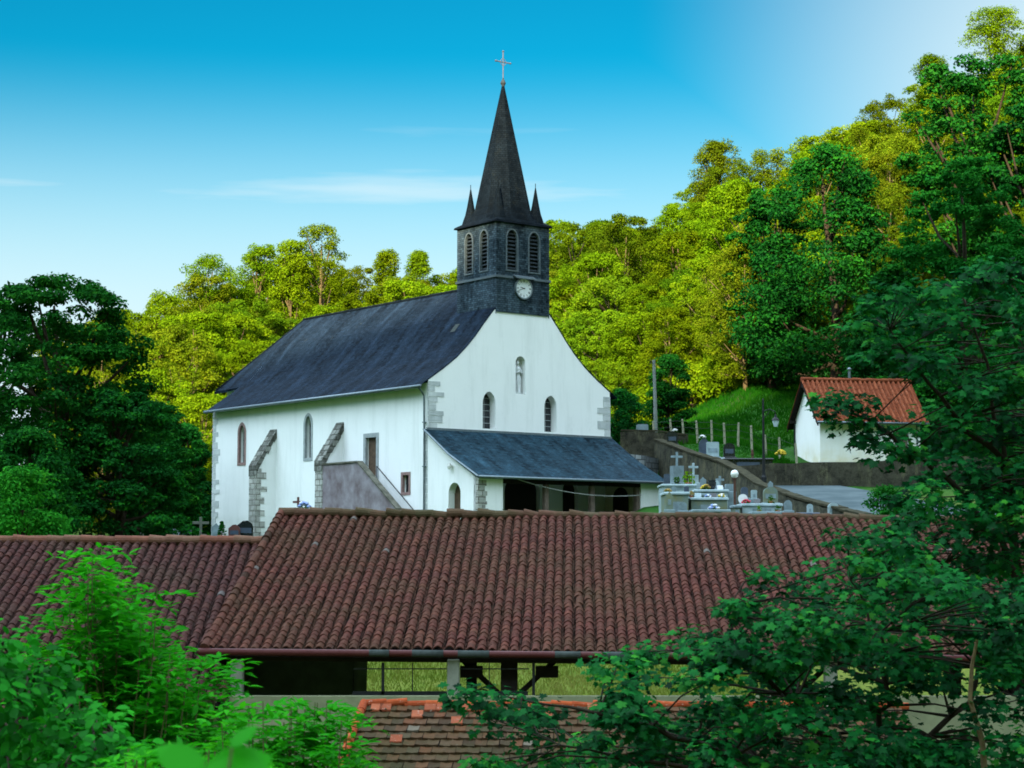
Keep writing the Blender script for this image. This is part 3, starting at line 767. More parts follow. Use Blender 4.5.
while z < 2.6:
    h = r.uniform(.16, .3); q.box(-.022, r.uniform(.32, .6), -D - .022, -D + .2, z, z + h - .02, r=r.random()); z += h
q.build('corner_stones', M['rubble'], CH)
q = MB(); ov = .32
for k in range(8):
    a0, a1 = k / 8, (k + 1) / 8
    y0, y1 = .0 - (D + ov) * a0, .0 - (D + ov) * a1; z0, z1 = 5.28 - 2.5 * a0 - .12 * math.sin(math.pi * a0), 5.28 - 2.5 * a1 - .12 * math.sin(math.pi * a1)
    q.add([(-.25, y0, z0), (W + .15, y0, z0), (W + .15, y1, z1), (-.25, y1, z1)], [(0, 3, 2, 1)])
    for xx in (-.25, W + .15): q.add([(xx, y0, z0), (xx, y1, z1), (xx, y1, z1 - .1), (xx, y0, z0 - .1)], [(0, 1, 2, 3)])
    q.add([(-.25, y0, z0 - .1), (W + .15, y0, z0 - .1), (W + .15, y1, z1 - .1), (-.25, y1, z1 - .1)], [(0, 1, 2, 3)])
q.build('porch_roof', M['porch_slate'], CH)
q = MB(); q.tube([(-.27, -D - ov - .05, 2.76), (W + .17, -D - ov - .05, 2.74)], .07, 8); q.build('porch_gutter', M['zinc'], CH, smooth=True)
q = MB(); q.tube([(-.27, .02, 5.27), (-.27, -D / 2, 3.94), (-.27, -D - ov, 2.78)], .05, 6); q.build('porch_verge', M['zinc'], CH)
q = MB(); q.box(-.1, W + .1, -.05, .0, 5.22, 5.36); q.build('porch_flashing', M['zinc'], CH)
q = MB(); q.box(1.45, 10.4, -D + .05, -D + .28, 2.5, 2.72)
for k in range(9): q.prism([(2 + k, -.1, 4.78), (2 + k, -.1, 4.92), (2 + k, -D - .1, 2.58), (2 + k, -D - .1, 2.5)], (.1, 0, 0))
q.build('porch_beam', M['dark_timber'], CH)
for t in (4.26, 7.22): 
    q = MB(); q.bevbox(t - .13, t + .13, -D + .06, -D + .32, -.2, 2.5, .03); q.bevbox(t - .2, t + .2, -D + .02, -D + .36, -.4, .15, .03)
    q.build('porch_post', M['timber'], CH)
q = MB(); q.bevbox(10.1, 10.35, -D + .04, -D + .34, -.3, 2.5, .03); q.build('porch_post', M['timber'], CH)
q = MB(); q.box(.1, W - .1, -D - .2, -.02, -.5, -.02); q.build('porch_floor', M['trim'], CH)
q = MB(); q.lathe([(.02, -.16), (.09, -.12), (.12, 0), (.09, .12), (.03, .16)], (-.16, -2.03, 3.35), 10); q.box(-.12, 0, -2.07, -1.99, 3.3, 3.4); q.build('wall_lamp', M['globe'], CH)

# tower
T0, T1, TS0, TS1 = 4.2, 7.7, -0.06, 3.36
TW = MB()
bel_f = [arch(c, .66, 13.75, 15.35, 15.85, pointed=False) for c in (5.22, 6.68)]
bel_s = [arch(c, .62, 13.75, 15.35, 15.85, pointed=False) for c in (2.3, .98)]
Mt = lambda a, z, d: (T0 + d, a, z); Mtf = lambda a, z, d: (a, TS0 + d, z)
TW.holes([(T0, 11.5), (T1, 11.5), (T1, 16.3), (T0, 16.3)], bel_f, Mtf, .3)
TW.holes([(TS0, 11.4), (TS1, 11.4), (TS1, 16.3), (TS0, 16.3)], bel_s, Mt, .3)
TW.add([(T1, TS0, 11.4), (T1, TS1, 11.4), (T1, TS1, 16.3), (T1, TS0, 16.3)], [(0, 1, 2, 3)])
TW.add([(T0, TS1, 11.4), (T0, TS1, 16.3), (T1, TS1, 16.3), (T1, TS1, 11.4)], [(0, 1, 2, 3)])
tow = TW.build('tower', M['tower_slate'], CH)
for lp, M_ in [(l_, Mtf) for l_ in bel_f] + [(l_, Mt) for l_ in bel_s]:
    fr_ = frame(lp, .075, M_, M['tower_trim'], tow, 'belfry_opening', proud=.04, inner=.1)
    q = MB(); cx = sum(p[0] for p in lp) / len(lp); w_ = max(p[0] for p in lp) - min(p[0] for p in lp)
    q.add([M_(p[0], p[1], .27) for p in lp], [tuple(range(len(lp)))], 1)
    z = 13.85
    while z < 15.75:
        ww = w_ / 2 * (1 if z < 15.3 else max(.2, math.sqrt(max(0, 1 - ((z - 15.3) / .55) ** 2))))
        q.add([M_(cx - ww, z, .06), M_(cx + ww, z, .06), M_(cx + ww, z + .12, .22), M_(cx - ww, z + .12, .22), M_(cx - ww, z - .03, .06), M_(cx + ww, z - .03, .06)], [(0, 1, 2, 3), (4, 5, 1, 0)], 0); z += .2
    q.build('louvres', [M['louvre'], M['black']], tow)
for bx_ in ((T0 - .06, 5.25, TS0 - .07, TS0 + .05), (6.65, T1 + .06, TS0 - .07, TS0 + .05), (T0 - .07, T0 + .05, TS0 + .052, TS1 + .05)):
    q = MB(); q.box(*bx_, 13.3, 13.42); q.build('string_course', M['tower_trim'], tow)
q = MB(); q.prism([(5.3, TS0 - .32, 13.36), (5.3, TS0, 13.52), (5.3, TS0, 13.44), (5.3, TS0 - .32, 13.3)], (1.3, 0, 0)); q.build('clock_hood', M['zinc'], tow)
# clock
ck = MB(); cc = (5.93, 12.83); ring = [(cc[0] + .53 * math.cos(a * math.pi / 16), cc[1] + .53 * math.sin(a * math.pi / 16)) for a in range(32)]
ck.prism([(p[0], TS0 - .1, p[1]) for p in ring], (0, .1, 0))
q = MB(); n = 32; o1 = [(cc[0] + .57 * math.cos(a * math.pi / 16), TS0 - .13, cc[1] + .57 * math.sin(a * math.pi / 16)) for a in range(n)]
i1 = [(cc[0] + .5 * math.cos(a * math.pi / 16), TS0 - .13, cc[1] + .5 * math.sin(a * math.pi / 16)) for a in range(n)]; o2 = [(p[0], TS0, p[2]) for p in o1]; i2 = [(p[0], TS0 - .09, p[2]) for p in i1]
q.add(o1 + i1 + o2 + i2, [f for i in range(n) for f in ((i, (i + 1) % n, n + (i + 1) % n, n + i), (2 * n + i, 2 * n + (i + 1) % n, (i + 1) % n, i), (n + i, n + (i + 1) % n, 3 * n + (i + 1) % n, 3 * n + i))])
rim = q; q = ck
ROM = ['XII', 'I', 'II', 'III', 'IIII', 'V', 'VI', 'VII', 'VIII', 'IX', 'X', 'XI']
for h_, s_ in enumerate(ROM):
    a = math.radians(90 - 30 * h_); er = np.array([math.cos(a), math.sin(a)]); et = np.array([er[1], -er[0]])
    wid = {'I': .026, 'V': .06, 'X': .06}; tot = sum(wid[c] for c in s_); x = -tot / 2
    def stroke(p0, p1, w=.016):
        p0 = np.array(p0); p1 = np.array(p1); dv = (p1 - p0) / np.linalg.norm(p1 - p0); nn = np.array([-dv[1], dv[0]]) * w / 2
        pts = [p0 - nn, p1 - nn, p1 + nn, p0 + nn]
        q.add([(cc[0] + (er * (.4 + p[1]) + et * p[0])[0], TS0 - .105, cc[1] + (er * (.4 + p[1]) + et * p[0])[1]) for p in pts], [(0, 1, 2, 3)], 1)
    for c in s_:
        k = wid[c]; m_ = x + k / 2
        if c == 'I': stroke((m_, -.065), (m_, .065))
        elif c == 'V': stroke((m_, -.065), (m_ - .022, .065)); stroke((m_, -.065), (m_ + .022, .065), .01)
        else: stroke((m_ - .022, -.065), (m_ + .022, .065), .01); stroke((m_ - .022, .065), (m_ + .022, -.065))
        x += k
clock = ck.build('clock', [M['dial'], M['black']], CH); rim.build('clock_rim', M['zinc'], clock)
for ang, ln, w_ in ((math.radians(165), .24, .045), (math.radians(200), .36, .03)):
    q = MB(); dv = np.array([math.cos(ang), math.sin(ang)]); nn = np.array([-dv[1], dv[0]]) * w_ / 2
    pts = [-dv * .07 - nn, dv * ln - nn * .4, dv * ln + nn * .4, -dv * .07 + nn]
    q.prism([(cc[0] + p[0], TS0 - .118, cc[1] + p[1]) for p in pts], (0, .008, 0)); q.build('hand', M['black'], clock)

# spire
tcx, tcy = (T0 + T1) / 2, (TS0 + TS1) / 2
def ring_sq(h, z):   # 16 points round a square
    out = []
    for k in range(16):
        a = math.radians(22.5 * k); m_ = max(abs(math.cos(a)), abs(math.sin(a))); out.append((tcx + h * math.cos(a) / m_, tcy + h * math.sin(a) / m_ * (1.695 / 1.75), z))
    return out
def ring_oct(rr, z):   # 16 points round an octagon with apothem rr
    out = []
    for k in range(16):
        a = math.radians(22.5 * k); q_ = ((a + math.radians(22.5)) % math.radians(45)) - math.radians(22.5)
        r2 = rr / math.cos(q_); out.append((tcx + r2 * math.cos(a), tcy + r2 * math.sin(a), z))
    return out
def blend(A, B, k): return [tuple(np.array(A[i]) * (1 - k) + np.array(B[i]) * k) for i in range(16)]
rings = [ring_sq(1.9, 16.2), ring_sq(1.86, 16.3)]
oc = ring_oct(1.42, 17.15)
for k in (.35, .7, 1.0):
    rg = blend(ring_sq(1.86, 16.3), oc, k); rings.append([(p[0], p[1], 16.3 + .85 * k ** 1.5) for p in rg])
for k in range(1, 9):
    a = k / 8; rings.append(ring_oct(1.42 * (1 - a) + .07 * a, 17.15 + 6.75 * a))
b = MB(); vs = [p for rg in rings for p in rg]; fs = []
for i in range(len(rings) - 1):
    for k in range(16): fs.append((i * 16 + k, i * 16 + (k + 1) % 16, (i + 1) * 16 + (k + 1) % 16, (i + 1) * 16 + k))
fs.append(tuple(range(15, -1, -1))); fs.append(tuple(range((len(rings) - 1) * 16, len(rings) * 16)))
b.add(vs, fs); spire = b.build('spire', M['spire_slate'], CH)
q = MB(); q.lathe([(.07, 0), (.09, .08), (.15, .2), (.1, .33), (.05, .42), (.03, .5)], (tcx, tcy, 23.85), 10); q.build('finial', M['louvre'], spire)
q = MB()
q.tube([(tcx, tcy, 24.2), (tcx, tcy, 25.75)], .035, 6); q.tube([(tcx - .46, tcy, 25.2), (tcx + .46, tcy, 25.2)], .035, 6)
for p in ((tcx - .48, 25.2), (tcx + .48, 25.2), (tcx, 25.78)): q.lathe([(.03, -.05), (.075, 0), (.03, .05)], (p[0], tcy, p[1]), 8)
for sx, sz in ((1, 1), (1, -1), (-1, 1), (-1, -1)): q.tube([(tcx + sx * .22, tcy, 25.2), (tcx + sx * .12, tcy, 25.2 + sz * .12), (tcx, tcy, 25.2 + sz * .22)], .018, 5)
q.build('cross', M['white_iron'], spire)
for sx in (-1, 1):
    for sy in (-1, 1):
        b = MB(); px_, py_ = tcx + sx * 1.24, tcy + sy * 1.2; n = 4; prs = [(.5, 16.34), (.42, 16.62), (.3, 16.95), (.2, 17.4), (.1, 17.95), (.03, 18.35)]
        vs = []; fs = []
        for rr, z in prs:
            for k in range(8):
                a = math.radians(45 * k + 22.5); vs.append((px_ + rr * math.cos(a), py_ + rr * math.sin(a), z))
        for i in range(len(prs) - 1):
            for k in range(8): fs.append((i * 8 + k, i * 8 + (k + 1) % 8, (i + 1) * 8 + (k + 1) % 8, (i + 1) * 8 + k))
        fs.append(tuple(range(40, 48))); b.add(vs, fs); b.tube([(px_, py_, 18.3), (px_, py_, 18.6)], .02, 5)
        b.build('pinnacle', M['spire_slate'], CH)

# statue standing in the niche
c0 = CH.matrix_basis
def chw(t, s, z):
    a = math.atan2(.612, .791); return (-4.17 + t * math.cos(a) - s * math.sin(a), 95 + t * math.sin(a) + s * math.cos(a), 1.2 + z)
sk = MB()
sk.lathe([(.2, 0), (.21, .1), (.17, .12), (.18, .5), (.15, .85), (.13, 1.02), (.2, 1.28), (.17, 1.38), (.065, 1.45), (.06, 1.5), (.1, 1.56), (.11, 1.64), (.08, 1.73), (.02, 1.77)], (0, 0, 0), 12)
sk.tube([(-.19, 0, 1.3), (-.23, -.05, 1.08), (-.08, -.16, 1.12), (0, -.17, 1.2)], [.06, .055, .045, .03], 8); sk.tube([(.19, 0, 1.3), (.23, -.05, 1.08), (.08, -.16, 1.12), (0, -.17, 1.2)], [.06, .055, .045, .03], 8)
for k in range(5): sk.tube([(-.12 + .06 * k, -.14, .12), (-.1 + .05 * k, -.13, .95)], .022, 5)
st_o = sk.build('statue', M['statue'], None, chw(5.83, .26, 7.345), True, math.atan2(.612, .791))
tag(st_o, 'pale stone figure with joined hands standing in the niche of the facade', 'statue')
q = MB(); pts = []
for k in range(15):
    a = k / 14; x = 2.2 + 8.1 * a; z = 2.72 - .62 * a - 1.35 * a * (1 - a)
    pts.append(np.array(chw(x, -D - .12, z)))
q.tube(pts, .022, 5); tag(q.build('hanging_cable', M['cable']), 'thin pale cable drooping across the front of the church porch', 'cable')

# ------------------------------------------------------------------ tiled roofs
def canal_roof(name, c00, c10, c01, c11, mat, parent, seed, pu=0.22, pv=0.34, r=0.07, sag=0.0, lift=0.014, und=True, cov=.6, dip=.7, jv_=.028):
    """barrel tiles on the patch c00 (eave left) c10 (eave right) c01 (ridge left) c11 (ridge right)"""
    rg = np.random.default_rng(seed)
    c00, c10, c01, c11 = [np.array(c, float) for c in (c00, c10, c01, c11)]
    wd = np.linalg.norm(c10 - c00); ln = np.linalg.norm(c01 - c00)
    nc = int(round(wd / pu)); nr = int(round(ln / pv))
    nrm = np.cross(c10 - c00, c01 - c00); nrm /= np.linalg.norm(nrm)
    wc = np.linspace(0, cov, 7); wg = np.linspace(cov, 1, 4)
    pc = np.stack([wc, r * np.sin(np.pi * wc / cov)], 1); pg = np.stack([wg, -dip * r * np.sin(np.pi * (wg - cov) / (1 - cov))], 1)
    V = []; Fq = []; R = []; base = 0
    colr = rg.uniform(-.06, .06, nc); cj = rg.normal(0, .006, nc)
    for j in range(nr):
        for i in range(nc):
            for part in (0, 1):
                a = pc if part == 0 else pg
                jl = rg.normal(0, .004); js = rg.normal(0, .006) / wd; jv = rg.normal(0, jv_)
                u = (i + a[:, 0]) / nc + js + cj[i] / wd
                v0 = (j * pv + jv) / ln; v1 = min(((j + 1) * pv + .04) / ln, 1.005)
                taper = 0.9
                rows = []
                for (v, h, tp) in ((max(v0, -.01), lift + jl, 1.0), (v1, jl, taper)):
                    uc = u if tp == 1 else (i + cov / 2) / nc + (u - (i + cov / 2) / nc) * (tp if part == 0 else 1.0)
                    uc = uc[:, None]
                    P = (c00 * (1 - uc) + c10 * uc) * (1 - v) + (c01 * (1 - uc) + c11 * uc) * v
                    sg = sag * (np.sin(np.pi * np.clip(uc, 0, 1) * 2.3 + 1) * v + .35 * np.sin(uc * 23 + 3 * v) + .25 * np.sin(uc * 51 + 9 * v))
                    rows.append(P + nrm * (a[:, 1][:, None] + h) - np.array([0, 0, 1.]) * sg)
                n = len(a)
                low = rows[0] - nrm * (lift + .012)
                V.append(np.vstack([rows[0], rows[1], low]))
                q = np.arange(n - 1)
                top = np.stack([q, q + 1, n + q + 1, n + q], 1) + base
                frt = np.stack([2 * n + q, 2 * n + q + 1, q + 1, q], 1) + base
                Fq.append(top); Fq.append(frt)
                rv = (1.0 if rg.random() < .0018 else np.clip(rg.uniform(.2, 1) + colr[i], 0.05, .98)) if part == 0 else rg.uniform(0, .16)
                R += [rv] * (2 * (n - 1)); base += 3 * n
    V = np.vstack(V); Fq = np.vstack(Fq)
    me = np_mesh(name, V, Fq.ravel(), np.full(len(Fq), 4), [mat], None, R, uv=False)
    o = bpy.data.objects.new(name, me); COL.objects.link(o); o.parent = parent
    if und:
        q = MB(); d = nrm * .1; pts = [c00 - d, c10 - d, c11 - d, c01 - d]
        q.add(pts, [(0, 1, 2, 3)]); q.add([p - nrm * .05 for p in pts], [(3, 2, 1, 0)]); q.build('roof_boards', M['dark_timber'], parent)
    return o
def ridge_tiles(name, p0, p1, r, step, mat, parent, seed, jit=.012):
    rg = random.Random(seed); p0 = np.array(p0, float); p1 = np.array(p1, float); n = int(np.linalg.norm(p1 - p0) / step); b = MB()
    for k in range(n):
        a = p0 + (p1 - p0) * k / n; c = p0 + (p1 - p0) * (k + 1.12) / n; j = np.array([0, 0, rg.gauss(0, jit)]); j2 = np.array([0, 0, rg.gauss(0, jit)])
        b.tube([a + j, c + j2], [r * rg.uniform(1.0, 1.1), r * rg.uniform(.84, .92)], 12, r=rg.random())
    return b.build(name, mat, parent)

# big open shed in the middle
SH = thing('open_shed', 'long open-sided shed with a broad brown tiled roof', 'shed', (0, 34, -4.3))
SH_O = np.array([0, 34, -4.3])
def L_(p): return np.array(p, float) - SH_O
def xl(X, e): return e[0] + (e[1] - e[0]) * X
eL, eR = (-5.37, 33.9, -1.54), (13.5, 33.9, -1.72); rL, rR = (-5.02, 42, 1.0), (13.6, 42, .80)
canal_roof('roof', L_(eL), L_(eR), L_(rL), L_(rR), M['tile_old'], SH, 11, pu=.19, pv=.215, r=.046, sag=.05, lift=.013, cov=.76, dip=.8, jv_=.014)
canal_roof('roof', L_((13.5, 48.5, -1.4)), L_((-5.2, 48.5, -1.3)), L_(rR), L_(rL), M['tile_left'], SH, 12, pu=.3, pv=.5, r=.08)
ridge_tiles('ridge_tiles', L_((-5.1, 42, 1.03)), L_((13.6, 42, .83)), .105, .33, M['ridge_moss'], SH, 3, .018)
ridge_tiles('verge_tiles', L_((-5.4, 33.85, -1.53)), L_((-5.05, 42, 1.03)), .085, .34, M['tile_old'], SH, 5)
b = MB(); b.tube([L_((-5.5, 33.8, -1.6)), L_((13.6, 33.8, -1.77))], .062, 8)
b.build('gutter', M['gutter_red'], SH, smooth=True)
for (x0, x1) in ((-2.5, -2.15), (-1.75, -1.2), (-.95, -.4), (.75, 1.2), (1.6, 2.6), (3.9, 4.3)):
    q = MB(); zg = lambda x: -1.60 - (x + 5.5) * .0089
    q.tube([L_((x0, 33.8, zg(x0))), L_((x1, 33.8, zg(x1)))], .066, 10); q.build('gutter_patch', M['old_zinc'], SH, smooth=True)
b = MB(); b.prism([L_((-5.35, 34.0, -1.76)), L_((-5.35, 34.16, -1.76)), L_((-5.35, 34.16, -1.65)), L_((-5.35, 34.0, -1.65))], L_((13.4, 34, -1.93)) - L_((-5.35, 34, -1.76))); b.build('eave_beam', M['dark_timber'], SH)
b = MB(); b.prism([L_((-5.2, 34.2, -1.75)), L_((-5.1, 41.9, .85)), L_((-5.1, 41.9, .6)), L_((-5.2, 34.2, -2.0))], (.08, 0, 0)); b.build('verge_board', M['dark_timber'], SH)
# low front wall, pillars, posts
b = MB(); b.box(-4.95, 13.3, 33.6 - 34, 33.85 - 34, -1.6, 1.94); b.build('low_wall', M['cream_wall'], SH)
for X in (-4.83, -1.03, 5.6, 9.6):
    b = MB(); b.bevbox(X - .11, X + .11, 33.88 - 34, 34.1 - 34, 0, 2.56, .02); b.build('pillar', M['concrete'], SH)
for X, y in ((-.05, 34.4), (4.9, 34.4), (9, 34.4)):
    b = MB(); b.bevbox(X - .15, X + .15, y - 34 - .15, y - 34 + .15, 0, 2.6, .02); po = b.build('timber_post', M['dark_timber'], SH)
    q = MB()
    for sx in (-1, 1): q.tube([(X + sx * .1, y - 34, 1.85), (X + sx * .82, y - 34, 2.52)], .05, 6)
    q.build('brace', M['dark_timber'], po)
for X in (-4.9, -1.0, 3.0, 7, 11, 13.2):
    b = MB(); b.bevbox(X - .13, X + .13, 48 - 34 - .13, 48 - 34 + .13, 0, 2.95, .02); b.build('timber_post', M['dark_timber'], SH)
b = MB(); b.box(-2.8, .28, 33.98 - 34, 34.03 - 34, 1.93, 2.0); b.box(-2.8, .3, 34 - 34, 34.02 - 34, 2.38, 2.4)
for X in (-2.27, .38): b.box(X - .025, X + .025, 33.98 - 34, 34.02 - 34, 1.85, 2.5)
for X in (-1.75, -.4): b.box(X - .008, X + .008, 33.99 - 34, 34.01 - 34, 1.9, 2.5)
b.build('railing', M['iron'], SH)
for X in (-.72, .62): b = MB(); b.box(X - .2, X + .2, 34.25 - 34, 34.45 - 34, 2.22, 2.42); b.build('beam_end', M['dark_timber'], SH)
b = MB(); b.box(-4.9, -2.96, 36 - 34, 36.12 - 34, -.3, 3.0); b.prism([(-2.95, 2, -.3), (-2.85, 2, -.3), (-3.3, 7, -.3), (-3.4, 7, -.3)], (0, 0, 3.7))
b.prism([(-2.9, 35.5 - 34, 0), (-2.72, 35.5 - 34, 0), (-2.66, 35.5 - 34, 2.6), (-2.84, 35.5 - 34, 2.6)], (0, .1, 0))
b.build('back_wall', M['shed_wall'], SH)
b = MB(); b.box(-5, 13.3, 33.9 - 34, 49 - 34, -.6, -.02); b.build('floor_slab', M['concrete'], SH)

# the lower, older shed on the left
LS = thing('side_shed', 'dull brown tiled shed roof running off to the left of the open shed', 'shed', (-12, 34, -4.5))
LO = np.array([-12, 34, -4.5]); l_ = lambda p: np.array(p, float) - LO
canal_roof('roof', l_((-19, 33.2, -2.5)), l_((-4.9, 33.2, -2.42)), l_((-19, 41, .38)), l_((-5.15, 41, .38)), M['tile_left'], LS, 21, pu=.2, pv=.22, r=.046, sag=.03, lift=.013, cov=.76, dip=.8, jv_=.014)
canal_roof('roof', l_((-5.15, 48, -2.1)), l_((-19, 48, -2.1)), l_((-5.15, 41, .36)), l_((-19, 41, .36)), M['tile_left'], LS, 22, pu=.3, pv=.5, r=.08)
ridge_tiles('ridge_tiles', l_((-19, 41, .42)), l_((-5.2, 41, .42)), .1, .36, M['ridge_pink'], LS, 6, .01)
b = MB(); b.box(-6.8, 6.9, -.6, -.35, -1.5, 2.15); b.box(-6.8, 6.9, 13, 13.3, -1.5, 2.2); b.box(6.7, 6.9, -.35, 13, -1.5, 2.1); b.build('wall', M['cream_wall'], LS)
b = MB(); b.tube([(-7, -.86, 1.9), (6.9, -.86, 1.96)], .07, 8); b.build('gutter', M['gutter_red'], LS, smooth=True)

# low building in front with flat mossy tiles
LB = thing('low_outbuilding', 'low outbuilding whose mossy flat-tiled roof has an orange ridge', 'outbuilding', (0, 29, -5.4))
BO = np.array([0, 29, -5.4]); k_ = lambda p: np.array(p, float) - BO
def flat_roof(name, c00, c10, c01, c11, mat, parent, seed, tw=.185, th=.3):
    rg = np.random.default_rng(seed); c00, c10, c01, c11 = [np.array(c, float) for c in (c00, c10, c01, c11)]
    wd = np.linalg.norm(c10 - c00); ln = np.linalg.norm(c01 - c00); nc = int(wd / tw); nr = int(ln / th)
    nrm = np.cross(c10 - c00, c01 - c00); nrm /= np.linalg.norm(nrm); b = MB()
    def P(u, v, h): u /= wd; v /= ln; return (c00 * (1 - u) + c10 * u) * (1 - v) + (c01 * (1 - u) + c11 * u) * v + nrm * h
    for j in range(nr):
        off = (.5 if j % 2 else 0) * tw
        for i in range(-1, nc + 1):
            u0 = i * tw + off + rg.normal(0, .004); u1 = u0 + tw - .006; u0 = max(u0, 0); u1 = min(u1, wd)
            if u1 - u0 < .04: continue
            v0 = j * th + rg.normal(0, .008); v1 = v0 + th + .05; h = .04 + rg.normal(0, .004); tl = rg.normal(0, .005); um = (u0 + u1) / 2; c = .012
            b.add([P(u0, v0, h + tl + c), P(um, v0, h), P(u1, v0, h - tl + c * .4), P(u1, v1, .004 + c * .4), P(um, v1, .0), P(u0, v1, .004 + c), P(u0, v0, h - .035), P(um, v0, h - .04), P(u1, v0, h - .035)],
                  [(0, 1, 4, 5), (1, 2, 3, 4), (6, 7, 1, 0), (7, 8, 2, 1)], 0, rg.uniform(0, 1))
    return b.build(name, mat, parent)
e0, e1, r0, r1 = (-2.62, 26.6, -3.55), (6.2, 26.6, -3.58), (-2.36, 31, -2.3), (6.2, 31, -2.33)
flat_roof('roof', k_(e0), k_(e1), k_(r0), k_(r1), M['tile_flat'], LB, 31)
q = MB(); q.add([k_(p) - np.array([0, 0, .03]) for p in (e0, e1, r1, r0)], [(0, 1, 2, 3)]); q.add([k_(p) - np.array([0, 0, .1]) for p in (e0, e1, r1, r0)], [(3, 2, 1, 0)]); q.build('roof_boards', M['dark_timber'], LB)
ridge_tiles('ridge_tiles', k_((-2.38, 30.95, -2.3)), k_((6.3, 30.95, -2.33)), .07, .33, M['tile_ridge'], LB, 8)
ridge_tiles('verge_tiles', k_((-2.62, 26.5, -3.53)), k_((-2.37, 30.9, -2.28)), .07, .33, M['tile_ridge'], LB, 9)
for (u, y) in ((-2.24, 30.62), (-1.2, 30.62), (-1.39, 30.62), (-.8, 30.62), (-.6, 30.62), (.1, 30.62), (-1.58, 30.32), (-2.1, 30.62), (1.2, 30.62), (-.95, 30.05), (-1.85, 29.3), (.45, 30.32)):
    z = -2.3 - (31 - y) * .284; q = MB(); q.prism([k_((u, y, z + .02)), k_((u + .18, y, z + .02)), k_((u + .18, y + .28, z + .1)), k_((u, y + .28, z + .1))], (0, 0, .03), r=random.Random(u + y).random()); q.build('new_tile', M['tile_orange'], LB)
b = MB(); b.box(-2.3, 6.0, -2.2, -1.95, -1.2, 1.75); b.box(-2.3, 6.0, 1.9, 2.15, -1.2, 3.0)
b.prism([(-2.3, -1.95, -1.2), (-2.3, 1.9, -1.2), (-2.3, 1.9, 2.9), (-2.3, -1.95, 1.78)], (.25, 0, 0)); b.prism([(5.75, -1.95, -1.2), (5.75, 1.9, -1.2), (5.75, 1.9, 2.85), (5.75, -1.95, 1.74)], (.25, 0, 0))
b.build('wall', M['cream_wall'], LB)

# ------------------------------------------------------------------ white house on the right
HA = math.radians(10)
HO = (16.6, 103.0, 5.02)
HS = thing('small_house', 'small white house with an orange tiled gable roof', 'house', HO, HA)
Wd, Dp = 5.7, 4.2
b = MB(); zz = 2.72
b.add([(0, 0, -.8), (Wd, 0, -.8), (Wd, 0, zz), (0, 0, zz), (0, Dp, -.8), (Wd, Dp, -.8), (Wd, Dp, zz), (0, Dp, zz), (0, Dp / 2, 4.72), (Wd, Dp / 2, 4.72)],
      [(0, 1, 2, 3), (5, 4, 7, 6), (4, 0, 3, 8, 7), (1, 5, 6, 9, 2)])
b.build('wall', M['house_plaster'], HS)
ov = .32; sl_ = (4.72 - zz) / (Dp / 2)
for s in (0, 1):
    ya = -.5 if s == 0 else Dp + .5; za = zz - .5 * sl_ + .14
    A = (-ov, ya, za); B = (Wd + ov, ya, za); C = (-ov, Dp / 2, 4.86); E = (Wd + ov, Dp / 2, 4.86)
    if s == 0: canal_roof('roof', A, B, C, E, M['tile_orange'], HS, 41, pu=.27, pv=.4, r=.07)
    else: canal_roof('roof', B, A, E, C, M['tile_orange'], HS, 42, pu=.27, pv=.4, r=.07)
ridge_tiles('ridge_tiles', (-ov, Dp / 2, 4.9), (Wd + ov, Dp / 2, 4.9), .11, .4, M['tile_orange'], HS, 13)
b = MB()
for s in (0, 1):
    ya = -.5 if s == 0 else Dp + .5
    b.prism([(-ov + .02, ya, zz - .5 * sl_ + .1), (-ov + .02, Dp / 2, 4.8), (-ov + .02, Dp / 2, 4.58), (-ov + .02, ya, zz - .5 * sl_ - .1)], (.05, 0, 0))
for y in (.15, Dp / 2, Dp - .15):
    z = 4.55 - abs(y - Dp / 2) * sl_; b.box(-ov + .03, .0, y - .08, y + .08, z - .12, z + .06)
b.build('barge_board', M['dark_timber'], HS)
b = MB(); b.tube([(-ov, -.56, zz - .5 * sl_ + .1), (Wd + ov, -.56, zz - .5 * sl_ + .08)], .06, 8); b.build('gutter', M['zinc'], HS, smooth=True)
b = MB(); b.tube([(2.6, Dp / 2 + .3, 4.5), (2.6, Dp / 2 + .3, 5.45)], .075, 10); b.lathe([(.13, 0), (.13, .05), (.05, .12)], (2.6, Dp / 2 + .3, 5.5), 10); b.build('flue_pipe', M['zinc'], HS)
b = MB(); b.tube([(-.06, Dp - .1, 2.5), (-.06, Dp - .1, -.4)], .045, 6); b.build('downspout', M['iron'], HS)
b = MB(); b.tube([(Wd - .2, -.05, 2.4), (Wd - .2, -.05, 0)], .045, 6); b.build('downspout', M['zinc'], HS)
b = MB(); b.box(4.3, 4.95, -.03, .02, .35, 2.05); dr = b.build('door', M['timber'], HS)
q = MB(); q.box(4.22, 4.3, -.05, .02, .3, 2.13); q.box(4.95, 5.03, -.05, .02, .3, 2.13); q.box(4.3, 4.95, -.05, .02, 2.05, 2.13); q.build('door_frame', M['trim'], dr)

